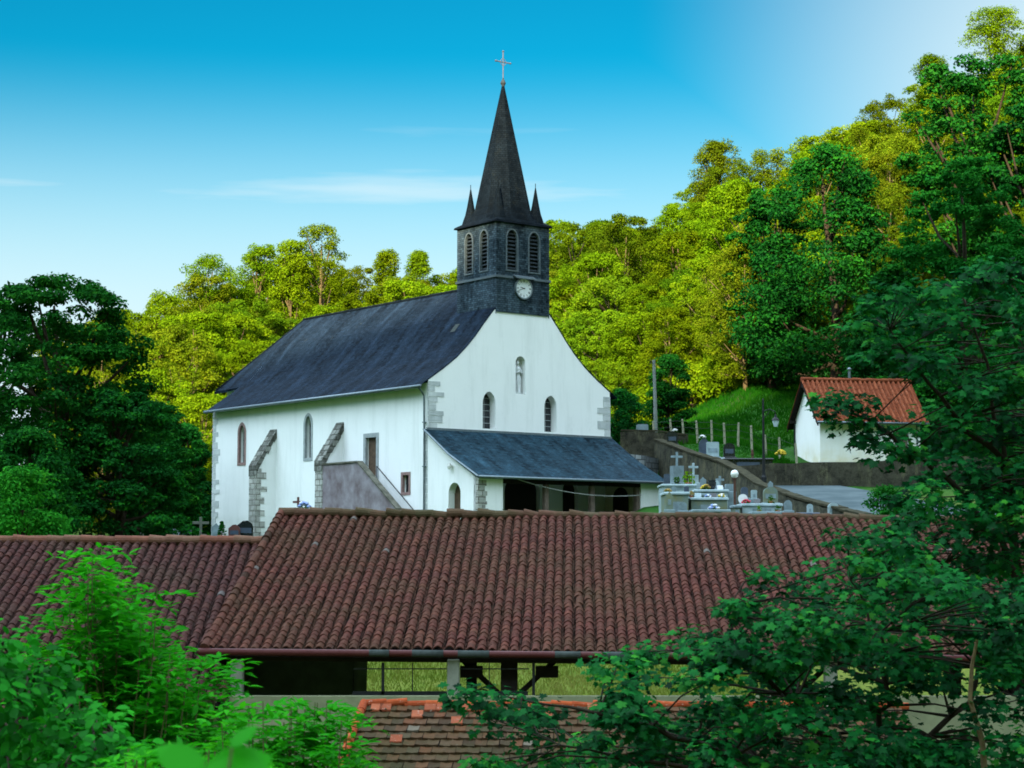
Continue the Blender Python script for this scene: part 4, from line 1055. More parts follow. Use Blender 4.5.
# ------------------------------------------------------------------ walls of the churchyard and the road
def wall_run(name, pts, th, mat, label, cap=None, hole=0.8, seed=1):
    """pts: (x, y, top z) along the wall; foot follows the ground"""
    rg = random.Random(seed); b = MB(); cp = MB(); P = []
    for i in range(len(pts) - 1):
        n = max(1, int(math.dist(pts[i][:2], pts[i + 1][:2]) / .8))
        for k in range(n): P.append(np.array(pts[i]) * (1 - k / n) + np.array(pts[i + 1]) * k / n)
    P.append(np.array(pts[-1], float))
    for i, p in enumerate(P):
        d = P[min(i + 1, len(P) - 1)][:2] - P[max(i - 1, 0)][:2]; d /= np.linalg.norm(d); nn = np.array([-d[1], d[0]]) * th / 2
        zt = p[2] + rg.gauss(0, .03); zb = min(Hs(*(p[:2] + nn * 3)), Hs(*(p[:2] - nn * 3)), Hs(*p[:2])) - hole
        j = rg.gauss(0, .02)
        b.v += [(*(p[:2] - nn * 1.15 + j), zb), (*(p[:2] - nn + j), zt), (*(p[:2] + nn), zt), (*(p[:2] + nn * 1.15), zb)]
    for i in range(len(P) - 1):
        for k in range(3): a = i * 4 + k; b.f.append([a + 1, a, a + 4, a + 5]); b.m.append(0); b.r.append(rg.random())
    m_ = (len(P) - 1) * 4; b.f += [[0, 1, 2, 3], [m_ + 3, m_ + 2, m_ + 1, m_]]; b.m += [0, 0]; b.r += [.5, .5]
    b.f = [list(reversed(f)) for f in b.f[:-2]] + b.f[-2:]
    T = thing(name, label, 'wall', (0, 0, 0)); b.build('wall_body', mat, T)
    if cap:
        for i in range(len(P) - 1):
            a, c = P[i], P[i + 1]; d = (c - a)[:2] / np.linalg.norm((c - a)[:2]); nn = np.array([-d[1], d[0], 0]) * (th / 2 + .06); g = np.array([*d, 0]) * .012
            up = np.array([0, 0, .0]) + np.array([0, 0, rg.gauss(.02, .01)])
            cp.prism([a + g - nn + up, c - g - nn + up, c - g + nn + up, a + g + nn + up], (0, 0, .09), r=rg.random())
        cp.build('wall_coping', M[cap], T)
    return T
wl = [(wall_x(y), y, z) for y, z in ((104.6, 6.5), (98.7, 5.5), (93.5, 4.75), (90.6, 4.15), (88, 3.45), (83, 2.65), (77, 1.9), (73, 1.4))]
wall_run('sloping_wall', wl, .4, M['old_wall'], 'old mossy wall stepping down between the graves and the road', 'dark_coping', seed=2)
wall_run('retaining_wall', [(9.9, 95.15, 4.62), (13, 95.15, 4.72), (18, 95.15, 4.9), (26, 95.15, 5.3)], .6, M['dark_wall'], 'dark stained retaining wall below the white house beside the road', None, seed=3)
wall_run('rubble_wall', [(5.9, 101.5, 5.6), (7.0, 102.3, 5.55), (7.85, 104.0, 5.4)], .4, M['grey_rubble'], 'grey rubble wall at the top of the churchyard beside the porch', None, 3.0, seed=4)
wall_run('terrace_wall', [(6.0, 105.4, 7.05), (7.9, 105.2, 7.0), (9.6, 104.6, 6.75)], .35, M['dark_wall'], 'low dark wall with a flat dark top above the rubble wall', 'dark_coping', 1.6, seed=5)

# fence along the meadow
FN = thing('wire_fence', 'wire fence on pale weathered wooden posts along the meadow', 'fence', (10, 104, 6))
fp = [(654, 434, 105.5), (672, 437, 105.2), (684, 440, 105), (698, 443, 104.6), (712, 444, 104.3), (725, 446, 104), (738, 449, 103.7), (752, 451, 103.4), (766, 455, 103), (780, 457, 102.5), (797, 463, 101.5)]
tops = []; rg = random.Random(9)
for (u, v, Y) in fp:
    p = at(u, v, Y); g = Hs(p[0], Y); h = rg.uniform(1.15, 1.4)
    b = MB(); bx, by = p[0] - 10, Y - 104; ln = rg.uniform(-.1, .06)
    b.tube([(bx, by, g - 6.4), (bx + ln * .5, by, g - 6 + h * .5), (bx + ln, by, g - 6 + h)], [.07, .065, .055], 7, r=rg.random()); b.build('fence_post', M['post_wood'], FN)
    tops.append((bx + ln, by, g - 6 + h))
b = MB()
for dz in (.12, .45, .8):
    for a, c in zip(tops[:-1], tops[1:]): b.tube([(a[0], a[1] - .06, a[2] - dz), (c[0], c[1] - .06, c[2] - dz)], .008, 4, cap=False)
b.build('fence_wire', M['iron'], FN)

# lamp post with hanging lantern, globe post, utility pole
lx, ly = 12.37, 94.0; lz = Hs(lx, ly)
LP = thing('lantern_post', 'tall dark lamp post with a lantern hanging from a side arm', 'street lamp', (lx, ly, lz))
b = MB(); b.lathe([(.14, -.2), (.14, .5), (.1, .6), (.075, .8), (.06, 2.2), (.045, 4.3), (.02, 4.4)], (0, 0, 0), 10); b.build('post', M['iron'], LP)
b = MB(); b.tube([(0, 0, 3.75), (.3, -.1, 3.85), (.56, -.2, 3.72), (.58, -.2, 3.45)], [.03, .028, .025, .02], 6); b.tube([(0, 0, 3.4), (.2, -.07, 3.6), (.32, -.1, 3.8)], .015, 5); b.build('bracket', M['iron'], LP)
b = MB(); b.lathe([(.09, -.42), (.17, -.12), (.17, -.1)], (.58, -.2, 3.4), 6); ln_ = b.build('lantern', M['lamp_glass'], LP)
b = MB(); b.lathe([(.2, -.12), (.2, -.09), (.12, .0), (.06, .06), (.05, .14), (.02, .18)], (.58, -.2, 3.4), 6); b.build('lantern_cap', M['iron'], ln_)
gx_, gy_ = at(735, 512, 80)[:2]; gz_ = Hs(gx_, gy_)
gp = thing('globe_lamp', 'rusty brown lamp post topped by a white globe among the graves', 'street lamp', (gx_, gy_, gz_)); hh = at(735, 478, 80)[2] - gz_
b = MB(); b.lathe([(.1, -.2), (.1, .25), (.06, .3), (.055, hh - .1), (.09, hh - .06), (.09, hh)], (0, 0, 0), 10); b.build('post', M['rust'], gp)
b = MB(); b.lathe([(.05, 0), (.13, .05), (.17, .15), (.17, .2), (.12, .3), (.03, .34)], (0, 0, hh), 14); b.build('globe', M['globe'], gp, smooth=True)
ux, uy = at(656, 437, 112)[:2]; uz = Hs(ux, uy); uh = at(656, 360, 112)[2] - uz
up_ = thing('utility_pole', 'grey wooden utility pole in front of the sunny wood', 'pole', (ux, uy, uz))
b = MB(); b.tube([(0, 0, -.4), (-.04, 0, uh * .5), (-.1, 0, uh)], [.125, .105, .085], 9); b.build('pole', M['pole_wood'], up_)
b = MB(); b.tube([(-.1, -.02, uh - .2), (-.3, -.06, uh - .2), (-.3, -.06, uh - .05)], .03, 6); b.build('insulator_hook', M['iron'], up_)

# ------------------------------------------------------------------ the graves
rg = random.Random(77)
def gpos(u, v, Y):
    p = at(u, v, Y); return p[0], Y, p[2]
def slabstone(u0, u1, vt, vb, Y, mat, name, label, top='flat', th=.16, base=True, cat='gravestone', rot=0.0):
    x, y, z = gpos((u0 + u1) / 2, vb, Y); w = (u1 - u0) / F_PX * Y; h = at((u0 + u1) / 2, vt, Y)[2] - z
    g = Hs(x, y); T = thing(name, label, cat, (x, y, min(z, g)), rot); dz = z - min(z, g)
    hw = w / 2; n = 8
    if top == 'round': pts = [(-hw, 0), (hw, 0)] + [(hw * math.cos(a * math.pi / n), h - hw * .8 + hw * .8 * math.sin(a * math.pi / n)) for a in range(n + 1)]
    elif top == 'point': pts = [(-hw, 0), (hw, 0), (hw, h * .8), (hw * .5, h * .86), (0, h), (-hw * .5, h * .86), (-hw, h * .8)]
    elif top == 'swell': pts = [(-hw, 0), (hw, 0), (hw, h * .7), (hw * .8, h * .85), (hw * .3, h), (-hw * .3, h * .97), (-hw, h * .75)]
    else: pts = [(-hw, 0), (hw, 0), (hw, h - .04), (hw - .04, h), (-hw + .04, h), (-hw, h - .04)]
    b = MB(); b.prism([(p[0], -th / 2, p[1] + dz) for p in pts], (0, th, 0)); b.build('headstone', mat, T)
    q = MB(); q.box(-hw + .08, hw - .08, -th / 2 - .012, -th / 2 + .01, dz + h * .35, dz + h * .62); q.build('plaque', M['granite'] if mat not in (M['black_granite'], M['blue_granite'], M['red_granite']) else M['blue_granite'], T)
    q = MB(); q.bevbox(-hw - .08, hw + .08, -th / 2 - .1, th / 2 + .08, -.25, dz + .1, .02); q.build('plinth', M['granite'] if mat is not M['black_granite'] else mat, T)
    return T
def cross_stone(u, vt, vb, Y, mat, label, vped=None, wped=10, arms=None, tilt=0.0):
    x, y, z = gpos(u, vb, Y); h = at(u, vt, Y)[2] - z; g = min(z, Hs(x, y))
    T = thing('grave_cross', label, 'cross', (x, y, g), 0.25); d0 = z - g; T.rotation_euler.y = tilt
    zp = d0
    if vped is not None:
        zp = at(u, vped, Y)[2] - g; w = wped / F_PX * Y / 2; b = MB(); b.bevbox(-w * 1.3, w * 1.3, -w * 1.2, w * 1.2, -.25, d0 + .12, .02); b.prism([(-w, -w, d0 + .1), (w, -w, d0 + .1), (w, w, d0 + .1), (-w, w, d0 + .1)], (0, 0, zp - d0 - .1)); b.build('pedestal', mat, T)
    else:
        b = MB(); b.bevbox(-.16, .16, -.14, .14, -.3, d0 + .12, .02); b.build('pedestal', mat, T)
    ht = d0 + h - zp; a = arms or ht * .33; t = max(.05, ht * .075)
    b = MB(); b.bevbox(-t, t, -t * .8, t * .8, zp - .02, zp + ht, .01); c = zp + ht * .66
    b.bevbox(-a, -t + .002, -t * .78, t * .78, c - t, c + t, .01); b.bevbox(t - .002, a, -t * .78, t * .78, c - t, c + t, .01); b.build('cross', mat, T)
    return T
def chest(u0, u1, vt, vb, Y, dep, mat, name, label, rot=0.0, topmat=None):
    x, y, z = gpos((u0 + u1) / 2, vb, Y); w = (u1 - u0) / F_PX * Y / 2; h = at((u0 + u1) / 2, vt, Y)[2] - z; g = min(z, Hs(x, y), Hs(x, y + dep))
    T = thing(name, label, 'tomb', (x, y, g), rot); dz = z - g
    b = MB(); b.box(-w + .06, w - .06, 0, dep, -.3, dz + h - .1); b.build('chest', mat, T)
    b = MB(); b.bevbox(-w, w, -.07, dep + .05, dz + h - .1, dz + h, .03); b.build('lid', topmat or mat, T)
    q = MB(); q.box(-w * .45, w * .45, -.012 + 0, .0, dz + h * .25, dz + h * .65); q.build('plaque', M['granite'] if mat is not M['black_granite'] else M['blue_granite'], T)
    return T
def leaves_pts(mb, c, rx, rz, n, rg_, s, r0=0.0, r1=1.0):
    for k in range(n):
        a = rg_.uniform(0, 2 * math.pi); e = rg_.uniform(-.3, 1.3); rr = rg_.uniform(.5, 1)
        p = np.array([c[0] + rx * rr * math.cos(a) * math.cos(e), c[1] + rx * rr * math.sin(a) * math.cos(e), c[2] + rz * rr * math.sin(e)])
        t = np.array([rg_.gauss(0, 1) for _ in range(3)]); t /= np.linalg.norm(t); w = np.cross(t, [rg_.gauss(0, 1) for _ in range(3)]); w /= np.linalg.norm(w)
        mb.add([p - t * s, p + w * s * .45, p + t * s, p - w * s * .45], [(0, 1, 2, 3)], 0, rg_.uniform(r0, r1))
def potplant(u, vt, vb, Y, label, leaf='pot_leaf', flower=None, pot='terracotta', name='potted_plant', zbase=None, cat='plant', potfrac=.3, nf=18):
    x, y, z = gpos(u, vb, Y); h = at(u, vt, Y)[2] - z; T = thing(name, label, cat, (x, y, z)); hp = h * potfrac; w = max(h * .22, .09)
    b = MB(); b.lathe([(w * .65, 0), (w, hp), (w * 1.08, hp), (w * 1.08, hp + .02), (w * .9, hp + .02)], (0, 0, 0), 10); b.build('pot', M[pot], T)
    b = MB(); leaves_pts(b, (0, 0, hp), h * .38, h * .68, 70, rg, h * .13); b.build('foliage', M[leaf], T)
    if flower:
        b = MB()
        for k in range(nf):
            a = rg.uniform(0, 6.28); e = rg.uniform(.1, 1.4); p = (h * .4 * math.cos(a) * math.cos(e), h * .4 * math.sin(a) * math.cos(e), hp + h * .7 * math.sin(e)); s = h * .085
            b.lathe([(s * .3, -s), (s, 0), (s * .5, s * .6), (.001, s * .7)], p, 6, r=rg.random())
        b.build('flowers', M[flower], T)
    return T
# upper terrace, left to right
slabstone(636.5, 648, 424.5, 438, 105.9, M['granite'], 'gravestone', 'broad grey slab standing on top of the low dark wall', th=.5)
slabstone(667, 677.5, 431, 446, 103.2, M['black_granite'], 'gravestone', 'dark headstone farthest left on the upper terrace below the fence', 'round')
slabstone(699, 708.5, 438, 456.5, 100.4, M['blue_granite'], 'gravestone', 'dark blue headstone beside the pale rectangular one', 'swell')
slabstone(706.5, 719, 442, 458.5, 99.6, M['pale_granite'], 'gravestone', 'pale grey rectangular headstone on the upper terrace')
slabstone(723.5, 735, 443, 459, 98.8, M['black_granite'], 'gravestone', 'dark round-shouldered headstone behind the long black tomb', 'round')
chest(723, 774, 458.2, 469, 97.2, 1.6, M['black_granite'], 'long_tomb', 'long black tomb on top of the retaining wall')
chest(710, 725, 457.5, 463, 98.4, 1.0, M['pale_granite'], 'tomb', 'low pale slab in front of the pale rectangular headstone')
x, y, z = gpos(752.5, 458.4, 97.7); b = MB(); b.lathe([(.09, 0), (.05, .05), (.05, .12), (.09, .2), (.06, .3), (.05, .34), (.06, .4), (.02, .47)], (0, 0, 0), 10)
tag(b.build('memorial_vase', M['rust'], None, (x, y, z), True), 'small rusty brown vase on the long black tomb', 'vase')
def bunch(u, v, Y, rr, mats, label, n=22, name='flower_bunch'):
    x, y, z = gpos(u, v, Y); T = thing(name, label, 'flowers', (x, y, z)); per = {m_: MB() for m_ in mats}
    for k in range(n):
        m_ = mats[k % len(mats)]; a = rg.uniform(0, 6.28); e = rg.uniform(.1, 1.5); s = rr * .28
        per[m_].lathe([(s * .3, -s), (s, 0), (s * .5, s * .6), (.001, s * .7)], (rr * math.cos(a) * math.cos(e), rr * math.sin(a) * math.cos(e), rr * .15 + rr * .8 * math.sin(e)), 6, r=rg.random())
    for m_, q in per.items(): q.build('blossoms', M[m_], T)
    b = MB(); leaves_pts(b, (0, 0, rr * .1), rr, rr * .6, 30, rg, rr * .3); b.build('foliage', M['pot_leaf'], T)
    return T
bunch(702.5, 438.2, 100.4, .16, ['fl_white'], 'white flowers laid on top of the dark blue headstone')
bunch(675, 431.5, 103.2, .14, ['fl_white'], 'pale flowers on the far left dark headstone')
bunch(780.5, 455, 100.5, .26, ['fl_yellow'], 'yellow flowering clump in the grass by the fence', 30)
# lower churchyard
cross_stone(677, 452, 485, 94, M['granite'], 'taller grey stone cross on a high pedestal', 466, 11, .3)
cross_stone(693.5, 463, 485, 92, M['pale_granite'], 'shorter pale stone cross on a pedestal behind the flat tombs', 475, 8, .24)
slabstone(711, 719.5, 480, 493, 88, M['pale_granite'], 'gravestone', 'pale round-topped headstone beside the yellow flowers', 'round')
slabstone(725, 734, 484, 493.5, 86.6, M['granite'], 'gravestone', 'small square grey stone just left of the globe lamp', rot=.15)
slabstone(763.5, 777.5, 487, 505, 83, M['green_granite'], 'gravestone', 'lichen-green headstone in front of the sloping wall', 'round', th=.3)
slabstone(828, 838.5, 503, 517, 78.5, M['pale_granite'], 'gravestone', 'small white headstone at the low end of the sloping wall', 'round')
chest(661, 697, 484, 492, 88.5, 2.2, M['pale_granite'], 'tomb', 'wide pale flat tomb below the two crosses')
chest(664, 690, 492, 520, 80, 2.2, M['green_granite'], 'tomb', 'tall pale greenish tomb right of the porch', topmat=M['pale_granite'])
chest(690, 729, 497.5, 518, 80.5, 1.8, M['green_granite'], 'tomb', 'wide yellowish tomb with plaques on its lid', topmat=M['pale_granite'])
chest(694, 729, 489.5, 496, 86.0, 2.0, M['pale_granite'], 'tomb', 'flat pale tomb behind the yellowish tomb')
chest(741, 783, 503.5, 518, 79.5, 2.0, M['pale_granite'], 'tomb', 'pale tomb right of the globe lamp')
chest(796, 820, 512.5, 519, 77.5, 1.4, M['blue_granite'], 'tomb', 'low dark blue tomb beside the small white headstone')
slabstone(666, 673, 491.5, 512, 79.3, M['green_granite'], 'gravestone', 'narrow greenish stone against the tall pale tomb', 'point', th=.12)
potplant(677, 475, 485.5, 90.5, 'dark pot with a drooping plant beside the taller cross', 'pot_leaf', None, 'iron')
potplant(688.5, 468, 485.5, 90, 'yellow-green conical shrub in a pot between the two crosses', 'lime_leaf', None, 'terracotta', potfrac=.15)
potplant(691.5, 491, 498, 80.9, 'round pot of ochre flowers on the yellowish tomb', 'pot_leaf', 'fl_mum', 'terracotta', nf=40)
bunch(706, 489.6, 86.5, .22, ['fl_yellow', 'fl_mum'], 'spray of yellow flowers in front of the round-topped headstone')
b = MB(); x, y, z = gpos(712, 489.5, 86.6); b.lathe([(.12, 0), (.16, .1), (.2, .3), (.16, .38), (.2, .42)], (0, 0, 0), 10); tag(b.build('grave_vase', M['black_granite'], None, (x, y, z), True), 'dark stone vase by the spray of yellow flowers', 'vase')
bunch(746.5, 503.8, 79.8, .18, ['fl_red'], 'red flowers just right of the globe lamp post')
bunch(722, 497.6, 81.2, .16, ['fl_yellow', 'fl_white'], 'mixed yellow and white flowers on the yellowish tomb lid')
bunch(708, 497.7, 80.8, .13, ['fl_blue', 'fl_white'], 'blue and white flowers on the yellowish tomb lid')
chest(692, 731, 509.5, 520, 78.0, 1.3, M['granite'], 'tomb', 'low grey tomb in front of the yellowish tomb')
chest(752, 784, 511.5, 520, 77.9, 1.2, M['granite'], 'tomb', 'low grey tomb in front of the pale one right of the globe lamp')
bunch(714, 509.8, 78.4, .22, ['fl_blue', 'fl_white'], 'blue and white flowers at the foot of the yellowish tomb')
x, y, z = gpos(743, 503.6, 79.9); b = MB(); ringp = [(.2 * math.cos(k * math.pi / 10), .2 + .2 * math.sin(k * math.pi / 10)) for k in range(20)]; b.prism([(p[0], 0, p[1]) for p in ringp], (0, .05, 0))
tag(b.build('round_plaque', M['dial'], None, (x, y, z)), 'round white plaque standing on the tomb by the globe lamp', 'plaque')
for (u, v, Y, m_, lb) in ((698, 497.6, 81.0, 'pale_granite', 'pale open-book plaque on the yellowish tomb, nearest the ochre flowers'), (713.5, 497.7, 81.3, 'black_granite', 'small dark plaque on the yellowish tomb lid'), (703, 489.6, 86.7, 'blue_granite', 'small blue plaque on the flat pale tomb'), (720, 489.7, 86.7, 'dial', 'small white plaque on the flat pale tomb'), (757, 503.6, 80.2, 'black_granite', 'small dark plaque on the tomb right of the globe lamp')):
    x, y, z = gpos(u, v, Y); b = MB(); b.prism([(-.14, -.05, 0), (.14, -.05, 0), (.14, .05, .2), (-.14, .05, .2)], (0, .04, 0)); tag(b.build('memorial_plaque', M[m_], None, (x, y, z), rotz=rg.uniform(-.3, .3)), lb, 'plaque')
potplant(771, 495, 505, 81.5, 'green plant in an orange pot before the lichen-green headstone', 'pot_leaf', None, 'terracotta', potfrac=.35)
potplant(759, 503.5, 512, 78.4, 'bright lime-green plant at the foot of the pale tomb', 'lime_leaf', None, 'terracotta', potfrac=.12)
potplant(778, 503, 512, 78.4, 'dark green plant at the right end of the pale tomb', 'pot_leaf', None, 'terracotta', potfrac=.12)
slabstone(700, 706, 477, 490, 89.6, M['granite'], 'gravestone', 'narrow grey stone right of the shorter pale cross', 'point', th=.12)
slabstone(741, 748, 487, 500, 84.2, M['blue_granite'], 'gravestone', 'small bluish stone just right of the globe lamp, behind the pale tomb', 'round', th=.12)
slabstone(751, 757, 490, 501, 83.8, M['pale_granite'], 'gravestone', 'small pale stone between the globe lamp and the lichen-green headstone', 'flat', th=.12)
slabstone(784, 792, 500, 513, 79.6, M['granite'], 'gravestone', 'grey stone right of the lichen-green headstone, low by the wall', 'swell', th=.12)
slabstone(807, 813, 504, 516, 78.8, M['pale_granite'], 'gravestone', 'tiny pale stone behind the low dark blue tomb', 'round', th=.1)
slabstone(664, 670, 474, 486, 92.8, M['blue_granite'], 'gravestone', 'bluish stone left of the taller grey cross', 'flat', th=.12)
cross_stone(720, 476, 494, 88.6, M['granite'], 'thin grey cross between the round-topped headstone and the globe lamp', 487, 6, .2)
slabstone(679, 687, 502, 513, 79.6, M['granite'], 'gravestone', 'grey stone propped against the right half of the tall pale tomb', 'round', th=.1)
chest(733, 742, 505, 518, 79.2, 1.4, M['green_granite'], 'tomb', 'narrow greenish tomb hiding the foot of the globe lamp', topmat=M['granite'])
chest(697, 712, 493.5, 499, 84.0, 1.4, M['granite'], 'tomb', 'small grey tomb between the flat pale tomb and the yellowish one')
slabstone(671.5, 676, 486.5, 494, 84.5, M['granite'], 'gravestone', 'small square stone standing behind the tall pale tomb', 'flat', th=.1)
slabstone(684, 689, 486, 494, 84.2, M['blue_granite'], 'gravestone', 'small dark round stone standing behind the right side of the tall pale tomb', 'round', th=.1)
slabstone(768, 773, 481, 491, 86.0, M['granite'], 'gravestone', 'slim grey stone close under the sloping wall', 'point', th=.1)
bunch(727, 493.2, 86.6, .14, ['fl_red', 'fl_white'], 'red and white flowers at the right end of the flat pale tomb')
bunch(668, 492.3, 81.0, .15, ['fl_mum'], 'ochre flowers on the lid of the tall pale tomb')
# left of the church
cross_stone(142, 520, 541, 99, M['old_cross'], 'thin dark grave marker standing alone by the dark trees', None, 6, .1)
cross_stone(200.5, 517, 541, 100, M['old_cross'], 'weathered stone cross left of the church wall', 534, 11, .42)
slabstone(150, 163, 533, 542, 100, M['granite'], 'gravestone', 'low grey stone left of the weathered cross', 'swell')
slabstone(170, 179, 529, 542, 101, M['granite'], 'gravestone', 'rounded grey headstone nearest the low grey stone', 'round')
slabstone(179, 191, 529.5, 542, 103, M['blue_granite'], 'gravestone', 'dark bluish headstone left of the weathered cross', 'flat')
slabstone(211.5, 220.5, 523, 541, 104, M['granite'], 'gravestone', 'pale grey slab leaning at the corner of the church', 'point', th=.1)
slabstone(228.5, 240, 524.5, 540, 104.5, M['red_granite'], 'gravestone', 'red-brown headstone against the church wall', 'swell')
slabstone(237, 253, 520.5, 540, 104.9, M['black_granite'], 'gravestone', 'larger dark headstone overlapping the red-brown one', 'swell')
cross_stone(298, 497, 520, 100, M['red_granite'], 'reddish cross peeping over the shed ridge', 512, 8, .28)
bunch(303.5, 510, 99.5, .4, ['fl_blue', 'fl_white'], 'blue-grey flowers beside the reddish cross')

# ------------------------------------------------------------------ trees and plants
QUAD = np.array([(-.5, 0, 0), (-.05, -.3, .07), (.5, 0, -.04), (-.05, .3, .07)])
LEAFLET = np.array([(0, 0, 0), (.25, -.17, .03), (.6, -.15, .02), (1, 0, -.08), (.6, .15, .02), (.25, .17, .03)])
BROAD = np.array([(0, 0, 0), (.18, -.25, .05), (.5, -.33, .05), (.8, -.2, .0), (1, 0, -.1), (.8, .2, .0), (.5, .33, .05), (.18, .25, .05)])
_h = [(0, 0), (-.08, -.2), (.02, -.5), (.2, -.33), (.36, -.6), (.5, -.46), (.52, -.2), (.72, -.28), (.74, -.12)]
MAPLE = np.array([(x, y, .04 - .12 * abs(y) - .06 * x) for x, y in _h] + [(1.02, 0, -.12)] + [(x, -y, .04 - .12 * abs(y) - .06 * x) for x, y in reversed(_h[1:])])
def leaf_mesh(name, pos, nrm, size, rnd, tmpl, mat, rng, tip=None):
    n = len(pos); K = len(tmpl)
    nrm = nrm / (np.linalg.norm(nrm, axis=1, keepdims=True) + 1e-9)
    t = rng.normal(0, 1, (n, 3)) if tip is None else tip
    t = t - nrm * (t * nrm).sum(1, keepdims=True); t /= (np.linalg.norm(t, axis=1, keepdims=True) + 1e-9)
    bt = np.cross(nrm, t); s = size[:, None, None]
    bend = rng.uniform(.3, 1.8, n)[:, None, None]
    V = pos[:, None, :] + s * (tmpl[None, :, 0:1] * t[:, None, :] + tmpl[None, :, 1:2] * bt[:, None, :] + bend * tmpl[None, :, 2:3] * nrm[:, None, :])
    idx = np.arange(n * K)
    return np_mesh(name, V.reshape(-1, 3), idx, np.full(n, K), [mat], None, np.clip(rnd, 0, 1), uv=False)
def obj(name, me, parent=None):
    o = bpy.data.objects.new(name, me); COL.objects.link(o)
    if parent: o.parent = parent
    return o
def shell(rng, C, RR, per, upb=.35, inner=.55):
    """leaf positions and normals on lumpy clusters"""
    n = len(C) * per; d = rng.normal(0, 1, (n, 3)); d[:, 2] += upb; d /= np.linalg.norm(d, axis=1, keepdims=True)
    ci = np.repeat(np.arange(len(C)), per); rad = rng.uniform(inner, 1.08, (n, 1)) + np.where(rng.uniform(0, 1, (n, 1)) < .3, np.abs(rng.normal(0, .22, (n, 1))), 0)
    P = C[ci] + d * RR[ci] * rad
    Nn = d * .7 + np.array([0, 0, .55]) + rng.normal(0, .45, (n, 3))
    return P, Nn, ci
ENV = {
    'round': lambda h: np.sqrt(np.clip(1 - ((h - .45) / .58) ** 2, 0, 1)),
    'cone': lambda h: (1 - h) ** .62 * np.minimum(1, h * 5 + .6),
    'tall': lambda h: np.sqrt(np.clip(1 - ((h - .5) / .55) ** 2, 0, 1)) * .9,
    'umbrella': lambda h: np.clip(.35 + h * .9, 0, 1) * np.sqrt(np.clip(1 - ((h - .55) / .5) ** 2, 0, 1)),
    'dome': lambda h: np.sqrt(np.clip(1 - h ** 2, 0, 1)),
}
def make_tree(name, label, cat, loc, Ht, R, shape, mat, seed, ncl=60, per=130, ls=.34, cb=.22, bark='bark', tr=.2, group=None, clr=.3, tmpl=QUAD, flat=.7, inr=.4, hb=None, minr=.8):
    rng = np.random.default_rng(seed); rd = random.Random(seed)
    T = thing(name, label, cat, loc, 0, group)
    h = rng.uniform(0, 1, ncl) ** (hb or {'cone': 1.45, 'dome': 1.1}.get(shape, .85))
    ang = rng.uniform(0, 2 * math.pi, ncl); lob = 1 + .22 * np.sin(ang * 2 + seed) + .16 * np.sin(ang * 3 + h * 5 + seed * 2)
    rr = R * ENV[shape](h) * lob * np.sqrt(rng.uniform(inr, 1, ncl))
    cz = Ht * (cb + (1 - cb) * h * .94)
    C = np.stack([rr * np.cos(ang), rr * np.sin(ang), cz], 1)
    cr_ = R * clr * rng.uniform(.65, 1.25, ncl) * (1.05 - .35 * h)
    cr_ = np.maximum(cr_, min(minr, R * .36))
    RR = np.stack([cr_, cr_, cr_ * flat], 1)
    P, Nn, ci = shell(rng, C, RR, per)
    co = rng.normal(0, .13, ncl)
    rnd = .45 + co[ci] + rng.normal(0, .17, len(P)) + .12 * (C[ci][:, 2] / Ht - .6)
    keep = P[:, 2] > .05 * Ht if cb > .1 else P[:, 2] > -.2
    P, Nn, rnd = P[keep], Nn[keep], rnd[keep]
    me = leaf_mesh('crown', P, Nn, ls * rng.uniform(.65, 1.35, len(P)), rnd, tmpl, M[mat], rng)
    obj('crown', me, T)
    b = MB(); lean = rng.normal(0, .03 * Ht, 2)
    tp = [np.array([lean[0] * k ** 2 + .03 * math.sin(k * 5 + seed) * R, lean[1] * k ** 2, Ht * .86 * k - .3 * (k == 0)]) for k in np.linspace(0, 1, 7)]
    b.tube(tp, [tr * (1.25 if k == 0 else 1 - .85 * k) for k in np.linspace(0, 1, 7)], 7)
    for i in rng.permutation(ncl)[:min(ncl, 22)]:
        c = C[i]; k = max(.15, min(.9, (c[2] / Ht - .12) / .95)); s = np.array([lean[0] * k ** 2, lean[1] * k ** 2, Ht * .86 * k * .92])
        m_ = s * .45 + c * .55 + np.array([0, 0, -.06 * Ht * rd.random()]); b.tube([s, m_, c], [tr * (1 - .8 * k) * .55, tr * .28, tr * .08], 5, cap=False)
    b.build('trunk', M[bark], T, smooth=True)
    return T

# prototypes of the sunlit wood, then copies
rng = np.random.default_rng(5)
protos = []
for i, (Ht, R, sh, mat, ncl, per, ls, cb, bark, clr) in enumerate([
    (12, 4.5, 'round', 'hill_leaf', 220, 165, .2, .04, 'pale_bark', .18), (13, 4.1, 'tall', 'hill_leaf', 200, 160, .2, .06, 'pale_bark', .19),
    (11, 4.9, 'round', 'hill_green', 230, 165, .21, .04, 'bark', .17), (14, 3.9, 'tall', 'hill_olive', 180, 150, .2, .1, 'pale_bark', .2),
    (10, 4.6, 'dome', 'hill_leaf', 220, 165, .2, .02, 'bark', .18), (13, 4.4, 'umbrella', 'hill_olive', 180, 150, .2, .1, 'pale_bark', .2),
    (12, 4.3, 'round', 'hill_leaf', 200, 170, .2, .04, 'pale_bark', .19)]):
    protos.append(make_tree('wood_tree', 'x', 'tree', (0, 0, 0), Ht, R, sh, mat, 100 + i, ncl, per, ls, cb, bark, .2, clr=clr, minr=.5, flat=.62, inr=.25))
SKY_U = [213, 305, 456, 457, 548, 549, 612, 613, 1024]; SKY_V = [400, 320, 290, 190, 190, 312, 392, 436, 436]
def project(p):
    y = p[1] * math.cos(PITCH) + p[2] * math.sin(PITCH); z = -p[1] * math.sin(PITCH) + p[2] * math.cos(PITCH)
    return 512 + F_PX * p[0] / y, 384 - F_PX * z / y
